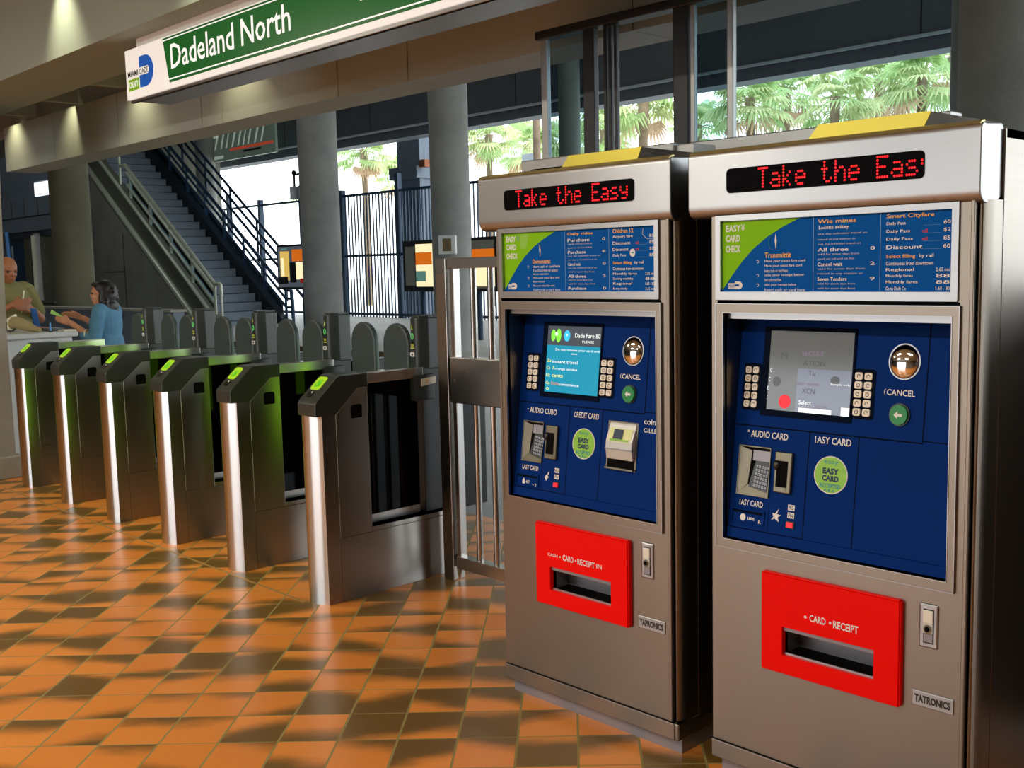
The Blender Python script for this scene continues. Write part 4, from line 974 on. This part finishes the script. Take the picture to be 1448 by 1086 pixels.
HE((-.022, 0, .055), (.098, .086, .078)); HE((-.06, 0, -.01), (.070, .088, .095)); HE((-.075, 0, -.10), (.060, .095, .085)); HE((-.03, .068, -.03), (.052, .026, .09)); HE((-.03, -.068, -.03), (.052, .026, .09)); HE((-.06, .06, -.13), (.05, .045, .06)); HE((-.06, -.06, -.13), (.05, .045, .06)); HE((.052, .03, .088), (.04, .05, .022)); HE((.052, -.03, .088), (.04, .05, .022))
for i in range(26):
    a_ = random.uniform(.6, 2 * PI - .6); hz = random.uniform(-.19, .05); HE((-.035 + .085 * math.cos(a_) * (1 if math.cos(a_) < 0 else .3), .092 * math.sin(a_), hz), (.020, .020, .026))
remesh(h_.build('hair', wr), .007, 2)
MB().tube([(.10 + .0, .20 + .045 * math.cos(t), .945 + .045 * math.sin(t)) for t in [i * PI / 8 for i in range(17)]], .007, 'paper_white', 6).build('bracelet', wr, 'pale bracelet')

# things on and over the counter
tag(MB().add([(-9.62, 3.58, 1.13), (-9.55, 3.68, 1.09), (-9.64, 3.74, 1.07), (-9.74, 3.64, 1.16), (-9.62, 3.581, 1.132), (-9.55, 3.681, 1.092), (-9.64, 3.741, 1.072), (-9.74, 3.641, 1.162)],
             [(0, 1, 2, 3), (7, 6, 5, 4), (0, 4, 5, 1), (1, 5, 6, 2), (2, 6, 7, 3), (3, 7, 4, 0)], 'paper_green').build('leaflet'), "lime green leaflet held in the woman's hand", 'leaflet')
tag(MB().box(-9.75, -9.36, 3.36, 3.52, 1.0, 1.018, 'folder', .003).build('folder'), 'orange brown folder lying on the counter below the leaflet', 'folder')
tag(MB().box(-9.07, -8.93, 3.43, 3.53, 1.0, 1.012, 'paper_white', .002).build('paper_pad'), "cream paper pad on the counter corner under the woman's arm", 'pad')
tag(MB().box(-9.28, -9.10, 3.36, 3.50, 1.0, 1.025, 'cap', .004).build('document_tray'), 'dark flat tray on the counter beside the cream pad', 'tray')
tag(MB().tube([(-8.96, 3.33, 1.0), (-8.96, 3.33, 1.075)], .007, 'lightblue', 8).ell((-8.96, 3.33, 1.004), (.018, .018, .006), 'black', 10).build('pen_stand'), 'thin pale pen standing on the counter', 'pen')
bd = MB(); bd.tube([(-9.30, 3.14, 1.06), (-9.26, 3.16, 1.085), (-9.19, 3.19, 1.068), (-9.10, 3.23, 1.037), (-9.02, 3.27, 1.018)], [.040, .054, .048, .032, .017], 'beige', 14)
bd.tube([(-9.31, 3.13, 1.02), (-9.30, 3.135, 1.10), (-9.24, 3.16, 1.142)], [.020, .030, .012], 'paper_white', 10)
tag(bd.build('cloth_bundle'), 'beige bundle with a pale rim lying on the counter near the pillar', 'bundle')
tag(MB().ell((-9.47, 3.19, 1.05), (.07, .055, .05), 'black', 14).ell((-9.46, 3.19, 1.09), (.045, .035, .03), 'black', 12).build('hand_bag'), 'small black bag on the counter beside the pillar', 'bag')
tag(MB().prism([(3.60, .955), (3.64, .955), (3.61, 1.17), (3.57, 1.17)], 'x', -10.06, -10.01, 'strap_blue', .004).build('blue_strap'), "blue strap hanging from the attendant's hands", 'strap')

# ================================================================== STAIRS
st = thing('staircase', 'dark staircase climbing left behind the turnstiles, with steel handrails', 'staircase', (-24.7, 13.2, 0))
SLP = .705
nt_ = 24; going, rise = .32, .32 * SLP
pts = [(0, 0)]
for i in range(nt_): pts += [(-i * going, (i + 1) * rise), (-(i + 1) * going, (i + 1) * rise)]
pts += [(-nt_ * going, nt_ * rise - .5), (-.3, -.0)]
fl = MB().prism(pts, 'y', 0, 1.8, 'step')
for i in range(nt_): fl.box(-i * going - .03, -i * going + .004, 0, 1.8, (i + 1) * rise - .012, (i + 1) * rise + .002, 'blackmatt')
fl.build('flight', st)
def zs(x): return -x * SLP
MB().prism([(.55, zs(.55) + .85 - .1), (-7.2, zs(-7.2) + .75), (-7.2, zs(-7.2) - .06), (1.0, zs(1.0) - .06), (1.0, .1)], 'y', -.22, -.02, 'stringer', .01).build('stringer', st, 'steel stringer on the near side')
MB().prism([(.30, .0), (.30, .22), (-7.6, zs(-7.6) + .42), (-7.6, zs(-7.6) - .1), (-.1, 0)], 'y', 1.82, 2.02, 'stringer_dark', .01).build('stringer', st, 'dark stringer on the far side')
def rail(y, x0, x1, zoff, r, k, name='handrail', ends=True):
    pts = [(x0, y, zs(x0) + zoff), (x1, y, zs(x1) + zoff)]
    if ends: pts = [(x0 + .30, y, zs(x0) + zoff - .30), (x0 + .28, y, zs(x0) + zoff - .02), (x0 + .22, y, zs(x0) + zoff)] + pts + [(x1 - .35, y, zs(x1) + zoff)]
    MB().tube(pts, r, k, 10).build(name, st)
rail(-.12, .42, -4.25, 1.48, .05, 'rail_light'); rail(-.12, .42, -4.2, 1.30, .045, 'rail_light', ends=False); rail(-.12, .42, -4.2, .98, .035, 'rail_light', ends=False); rail(-.24, .5, -7.2, .74, .05, 'rail_light', 'edge_trim', False); rail(-.24, .9, -7.2, .0, .085, 'rail_light', 'edge_trim', False)
MB().prism([(.3, zs(.3) + .80), (.3, zs(.3) + 1.22), (-4.2, zs(-4.2) + 1.22), (-4.2, zs(-4.2) + .80)], 'y', -.115, -.105, 'stairglass').build('glass_screen', st)
for x in (.72, .42, -.7, -1.8, -2.9, -4.0, -4.6): MB().tube([(x, -.12, zs(min(x, .42)) + (.55 if x < .6 else -.2)), (x, -.12, zs(min(x, .42)) + 1.48)], .035, 'rail_light', 8).build('post', st)
for zo, k, r in ((1.15, 'blue_metal', .05), (.92, 'blue_metal', .035), (.70, 'blue_metal', .035)): rail(2.0, .25, -7.2, zo, r, k)
for i in range(8): MB().tube([(.25 - i * 1.02, 2.0, zs(.25 - i * 1.02) + .2), (.25 - i * 1.02, 2.0, zs(.25 - i * 1.02) + 1.15)], .035, 'blue_metal', 8).build('post', st)
MB().tube([(.58, 2.0, .06), (.58, 2.0, .72)], .04, 'blue_metal', 8).build('post', st)
MB().prism([(.1, zs(.1) + .28), (.1, zs(.1) + .66), (-7.0, zs(-7.0) + .66), (-7.0, zs(-7.0) + .44)], 'y', 1.985, 2.0, 'stairglass').build('glass_screen', st)
for zo in (1.3, 1.0, .7): rail(2.75, .5, -7.2, zo, .04, 'navy_bars', ends=False)
for i in range(6): MB().tube([(.5 - i * 1.4, 2.75, max(.1, zs(.5 - i * 1.4))), (.5 - i * 1.4, 2.75, zs(.5 - i * 1.4) + 1.3)], .035, 'navy_bars', 8).build('post', st)
# concrete wall under the stairs
struct(MB().prism([(-24.0, 0), (-32.0, 0), (-32.0, zs(-7.3) - .15), (-24.7, -.06), (-24.0, -.0)], 'y', 13.0, 13.15, 'concrete_dark')
       .box(-29.2, -29.18, 12.99, 13.0, .2, 2.6, 'steel_shadow').box(-30.6, -29.2, 12.99, 13.0, 1.55, 1.565, 'steel_shadow'), 'wall_under_stairs', 'dark concrete wall under the stairs', 'wall')
struct(MB().box(-38, -31.9, 13.0, 17.6, 0, 6.7, 'concrete_dark'), 'wall_stair_head', 'dark wall mass at the head of the stairs', 'wall')

# board painted and lit to imitate a glass reflection; column lamp
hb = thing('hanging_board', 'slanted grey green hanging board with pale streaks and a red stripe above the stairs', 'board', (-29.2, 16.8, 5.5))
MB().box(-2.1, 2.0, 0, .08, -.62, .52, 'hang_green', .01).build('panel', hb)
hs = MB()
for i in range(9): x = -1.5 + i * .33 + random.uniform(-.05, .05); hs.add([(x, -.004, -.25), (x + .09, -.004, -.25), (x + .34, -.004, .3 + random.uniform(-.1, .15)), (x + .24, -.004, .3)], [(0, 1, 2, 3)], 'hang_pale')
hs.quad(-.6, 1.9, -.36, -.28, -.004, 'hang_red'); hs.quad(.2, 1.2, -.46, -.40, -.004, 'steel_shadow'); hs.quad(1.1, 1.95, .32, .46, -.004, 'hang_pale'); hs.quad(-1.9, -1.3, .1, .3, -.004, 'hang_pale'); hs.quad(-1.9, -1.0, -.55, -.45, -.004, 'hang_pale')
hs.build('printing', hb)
for x in (-1.8, 1.7): MB().tube([(x, .04, .5), (x, .04, 1.3)], .03, 'navy_bars', 8).build('hanger', hb)
lm = thing('column_lamp', 'white cylinder lamp on the left face of the column by the stairs', 'lamp', (-15.85, 10.15, 2.78))
MB().tube([(-.04, 0, -.11), (-.04, 0, .11)], .085, 'whitetrim', 16).build('lamp_body', lm); MB().tube([(-.04, 0, .11), (-.04, 0, .30), (.1, .06, .33)], .02, 'black', 8).build('bracket', lm); MB().ell((-.04, 0, .34), (.045, .045, .045), 'black', 10).build('sensor', lm)

# ================================================================== FENCE
fn = thing('bar_fence', 'dark blue barred fence along the far edge of the slab', 'fence', (-24, 18.3, .1))
posts = [-37.0, -34.7, -32.7, -30.7, -28.3, -26.15, -23.5, -21.0, -18.5, -16.0, -13.5, -11.0, -8.5, -6.0, -3.0]
for x in posts: MB().box(x + 24 - .07, x + 24 + .07, -.07, .07, 0, 3.66 if x not in (-23.5, -32.7, -28.3) else 3.95, 'navy_bars').build('post', fn)
for a, c_ in zip(posts, posts[1:]):
    p = MB(); a += 24; c_ += 24
    bare = -32.8 + 24 < a < -30 + 24
    for z in (.05, 1.72, 3.45):
        (MB() if bare else p).box(a + .07, c_ - .07, -.03, .03, z, z + .07, 'navy_bars') if not bare else MB().box(a + .07, c_ - .07, -.03, .03, z, z + .07, 'navy_bars').build('rail', fn)
    if bare: continue
    n = max(3, int((c_ - a) / .145))
    if True:
        for i in range(1, n): x = a + (c_ - a) * i / n; p.box(x - .017, x + .017, -.017, .017, -.02, 3.52, 'navy_bars')
    p.build('bar_panel', fn)

# ================================================================== POSTER CASES, SWITCH BOX
def kiosk(name, label, x, y, w, h, zb, items, legs):
    k = thing(name, label, 'poster case', (x, y, 0))
    c = MB().box(-w / 2, w / 2, 0, .22, zb, zb + h, 'black', .02); c.build('case', k)
    for part in ([i for i in items if i[0] < .6 or len(items) > 8], [i for i in items if i[0] >= .6 and len(items) <= 8]):
      if not part: continue
      a = MB()
      for (x0, x1, z0, z1, kk) in part: a.quad(-w / 2 + w * x0, -w / 2 + w * x1, zb + h * z0, zb + h * z1, -.003 - .0008 * len(a.f), kk)
      a.build('poster', k)
    for lx in legs: MB().tube([(lx, .11, .1 if y > 10.6 else 0), (lx, .11, zb)], .05, 'navy_bars', 10).build('leg', k)
kiosk('poster_case', 'framed lit poster with orange shapes beside the foot of the stairs', -20.15, 12.8, 1.5, .98, 1.06,
      [(.04, .96, .05, .95, 'scr_head'), (.10, .34, .20, .85, 'ad_yellow'), (.42, .95, .62, .88, 'ad_orange'), (.50, .95, .22, .6, 'ad_cream'), (.12, .2, .3, .7, 'ad_cream'), (.36, .52, .15, .6, 'black'), (.05, .3, .12, .28, 'black'), (.80, .95, .22, .42, 'ad_yellow'), (.62, .95, .14, .24, 'ad_red'), (.15, .3, .88, .92, 'ad_teal')], (.15,))
kiosk('poster_case', 'wide grey case with orange and cream poster behind the switch box column', -15.5, 13.2, 2.76, 1.0, 1.0,
      [(.03, .14, .12, .88, 'concrete_dark'), (.15, .34, .10, .92, 'ad_cream'), (.15, .33, .52, .76, 'ad_orange'), (.15, .26, .2, .4, 'ad_teal'), (.67, .97, .06, .94, 'concrete_dark'), (.75, .97, .52, .78, 'ad_orange'), (.74, .97, .1, .5, 'ad_cream')], (-.9, .75))
eb = thing('switch_box', 'small grey switch box fixed to the round column', 'switch box', (-12.98, 11.06, 1.66))
E_R = math.radians(40)
eb.rotation_euler = (0, 0, E_R)
MB().box(-.14, .14, -.07, .05, 0, .30, 'silver', .012).build('box', eb); MB().box(-.07, .07, -.076, -.068, .05, .25, 'slabedge', .004).build('cover', eb)

# ================================================================== PALMS
def palm_meshes(seed):
    rnd = random.Random(seed)
    lv = MB(); dead = MB()
    for i in range(34):
        az = rnd.uniform(0, 2 * PI); el = rnd.choice((1.2, .9, .6, .35, .1, -.2, -.5, -.75)) + rnd.uniform(-.15, .15)
        d = Vector((math.cos(az) * math.cos(el), math.sin(az) * math.cos(el), math.sin(el)))
        L = rnd.uniform(.75, 1.1); base = d * L - Vector((0, 0, .12 * L))
        tgt = dead if el < -.6 and rnd.random() < .75 else lv
        k = 'deadfrond' if tgt is dead else rnd.choice(('frond', 'frond', 'frond2'))
        tgt.tube([(0, 0, 0), tuple(d * L * .5), tuple(base)], .018, k, 5, False)
        side = d.cross(Vector((0, 0, 1))); side = side.normalized() if side.length > .05 else Vector((1, 0, 0)); nrm = side.cross(d).normalized()
        n = 15; R = rnd.uniform(.75, 1.0)
        for j in range(n):
            a = (j / (n - 1) - .5) * 3.6
            v = (d * math.cos(a) + side * math.sin(a)).normalized()
            q = (side * math.cos(a) - d * math.sin(a)) * .055
            tip = base + v * R * (1 - .25 * abs(j / (n - 1) - .5)) - Vector((0, 0, 1)) * R * rnd.uniform(.25, .55) - nrm * .05
            mid = base + v * R * .55 - Vector((0, 0, .04))
            tgt.add([tuple(base), tuple(mid + q), tuple(tip), tuple(mid - q), tuple(mid + nrm * .03)], [(0, 1, 4), (1, 2, 4), (2, 3, 4), (3, 0, 4)], k)
    return lv, dead
pm = []
for sd in (1, 2):
    lv, dead = palm_meshes(sd)
    pr_o = thing('palm_tree', 'x', 'palm tree', (0, 0, 0))
    lv.build('crown', pr_o); dead.build('dead_fronds', pr_o, 'brown hanging dead fronds')
    MB().tube([(0, 0, -9.2), (.05, 0, -4), (0, .03, -1.5), (0, 0, .1)], [.2, .17, .16, .2], 'trunk', 12).build('trunk', pr_o)
    pm.append(pr_o)
def along(px, y):                      # x of the vertical plane seen at this column of the photo
    yaw = math.radians(46.322); a = math.atan((px - 724) / F_PX); t = yaw - a
    return -math.tan(t) * y
spots = [(525, 25, 6.0, .72), (455, 33, 5.6, .9), (578, 34, 6.2, .9), (700, 26, 6.0, .7), (752, 32, 6.4, .9), (792, 25, 5.2, .65), (860, 28, 5.9, .85), (915, 25, 6.3, .85), (990, 33, 6.4, .8),
         (1062, 26, 5.9, .75), (1112, 30, 6.7, .8), (1180, 26, 5.6, .7), (1242, 35, 7.4, .95), (1300, 25.5, 5.7, .7), (1345, 29, 6.8, .85)]
PLAB = ['single palm framed between the two round columns', 'palm partly hidden behind the left round column', 'palm crown behind the square pier', 'palm just right of the column with the switch box', 'palm behind the pale lamp pole above the left machine',
        'low palm crown seen beside the first mullion', 'palm beside the dark slim column in the glass', 'large palm with brown fronds above the left machine', 'distant palm framed by the narrow pane', 'palm at left edge of the wide pane',
        'tall palm left of the middle of the wide pane', 'low palm in the middle of the wide pane', 'tall palm right of the middle of the wide pane', 'low palm above the brass plate of the right machine', 'tall palm next to the right round column', 'far palm touching the right round column',
        'far low palm right of the left machine top', 'far low palm behind the middle of the wide pane']
def dup(root, loc, rz_, sc, label):
    r = root.copy(); COL.objects.link(r); r.location = loc; r.rotation_euler = (0, 0, rz_); r.scale = (sc,) * 3; r['label'] = label
    for ch in root.children:
        c_ = ch.copy(); COL.objects.link(c_); c_.parent = r
    return r
for i, (px, y, z, sc_) in enumerate(spots):
    src = pm[i % 2]
    x = along(px, y)
    if i < 2: o = src; o.location = (x, y, z); o.rotation_euler = (0, 0, i); o.scale = (sc_,) * 3; o['label'] = PLAB[i]
    else: o = dup(src, (x, y, z), i * 1.3, sc_, PLAB[i])
    o['group'] = 'palms beyond the fence'
tag(MB().tube([(along(766, 21.5), 21.5, .06), (along(766, 21.5), 21.5, 6.5)], .11, 'trunk', 12).box(along(752, 21.5) - .3, along(752, 21.5) + .2, 21.6, 21.9, 3.9, 4.6, 'whitetrim').build('lamp_pole'), 'dark pole with a pale box outside, right of the second column', 'pole')

# ================================================================== LIGHT
W = bpy.data.worlds.new('sky'); SC.world = W; W.use_nodes = True
bgN = W.node_tree.nodes['Background']; bgN.inputs[0].default_value = (.88, .95, 1.0, 1); bgN.inputs[1].default_value = 4.0
def area(name, loc, rot, sx, sy, e, col):
    l = bpy.data.lights.new(name, 'AREA'); l.shape = 'RECTANGLE'; l.size = sx; l.size_y = sy; l.energy = e; l.color = col
    o = bpy.data.objects.new(name, l); COL.objects.link(o); o.location = loc; o.rotation_euler = rot; return o
def spot(name, loc, tgt, e, col, ang, blend=.6, r=.03):
    l = bpy.data.lights.new(name, 'SPOT'); l.energy = e; l.color = col; l.spot_size = math.radians(ang); l.spot_blend = blend; l.shadow_soft_size = r
    o = bpy.data.objects.new(name, l); COL.objects.link(o); o.location = loc
    o.rotation_euler = (Vector(tgt) - Vector(loc)).to_track_quat('-Z', 'Y').to_euler(); return o
WARM = (1., .92, .78)
for i, (x, y) in enumerate(((-1.2, -1.0), (-4.6, -1.0), (-8.0, -1.0), (-2.8, -4.5), (-6.8, -4.5))):
    c_ = thing('ceiling_lamp', 'long ceiling lamp fixture over the concourse behind the camera', 'lamp', (x, y, 3.3), group='ceiling lamps of the concourse')
    MB().box(-.7, .7, -.16, .16, -.06, 0, 'fixture', .01).build('housing', c_); MB().box(-.66, .66, -.13, .13, -.066, -.055, 'diffuser').build('diffuser', c_)
    area('lamp_light', (x, y, 3.22), (0, 0, 0), 1.3, .26, 75, WARM)
for x, y in ((-21.5, 5.2), (-28.0, 10.5), (-15.5, 7.0), (-22.0, 12.0), (-9.0, 8.5)): area('hall_light', (x, y, 6.64), (0, 0, 0), 1.5, .24, 30, (.88, .95, 1.))  # fill light of the added hall lamps
for i, x in enumerate((-9.9, -8.6, -7.4, -6.0)):
    c_ = thing('downlight', 'small downlight in the slot above the panelled beam', 'lamp', (x, 3.36, 3.0), group='downlights above the beam')
    MB().tube([(0, 0, .0), (0, 0, .33)], .05, 'fixture', 14).build('housing', c_)
    spot('downlight_beam', (x, 3.33, 2.92), (x, 3.47, 2.3), 13, (1., .84, .50), 104, 1.)
for x in (-5.95, -4.35):
    c_ = thing('downlight', 'small ceiling downlight in front of the bulkhead', 'lamp', (x, 2.22, 3.22), group='downlights before the bulkhead')
    MB().tube([(0, 0, 0), (0, 0, .08)], .06, 'fixture', 14).build('housing', c_)
    spot('downlight_beam', (x, 2.24, 3.20), (x, 2.36, 2.5), 46, (1., .90, .58), 70, 1.)

vs = SC.view_settings
SC.display_settings.display_device = 'sRGB'
vs.view_transform = 'Standard'; vs.look = 'None'; vs.exposure = .2; vs.gamma = 1.; vs.use_curve_mapping = False
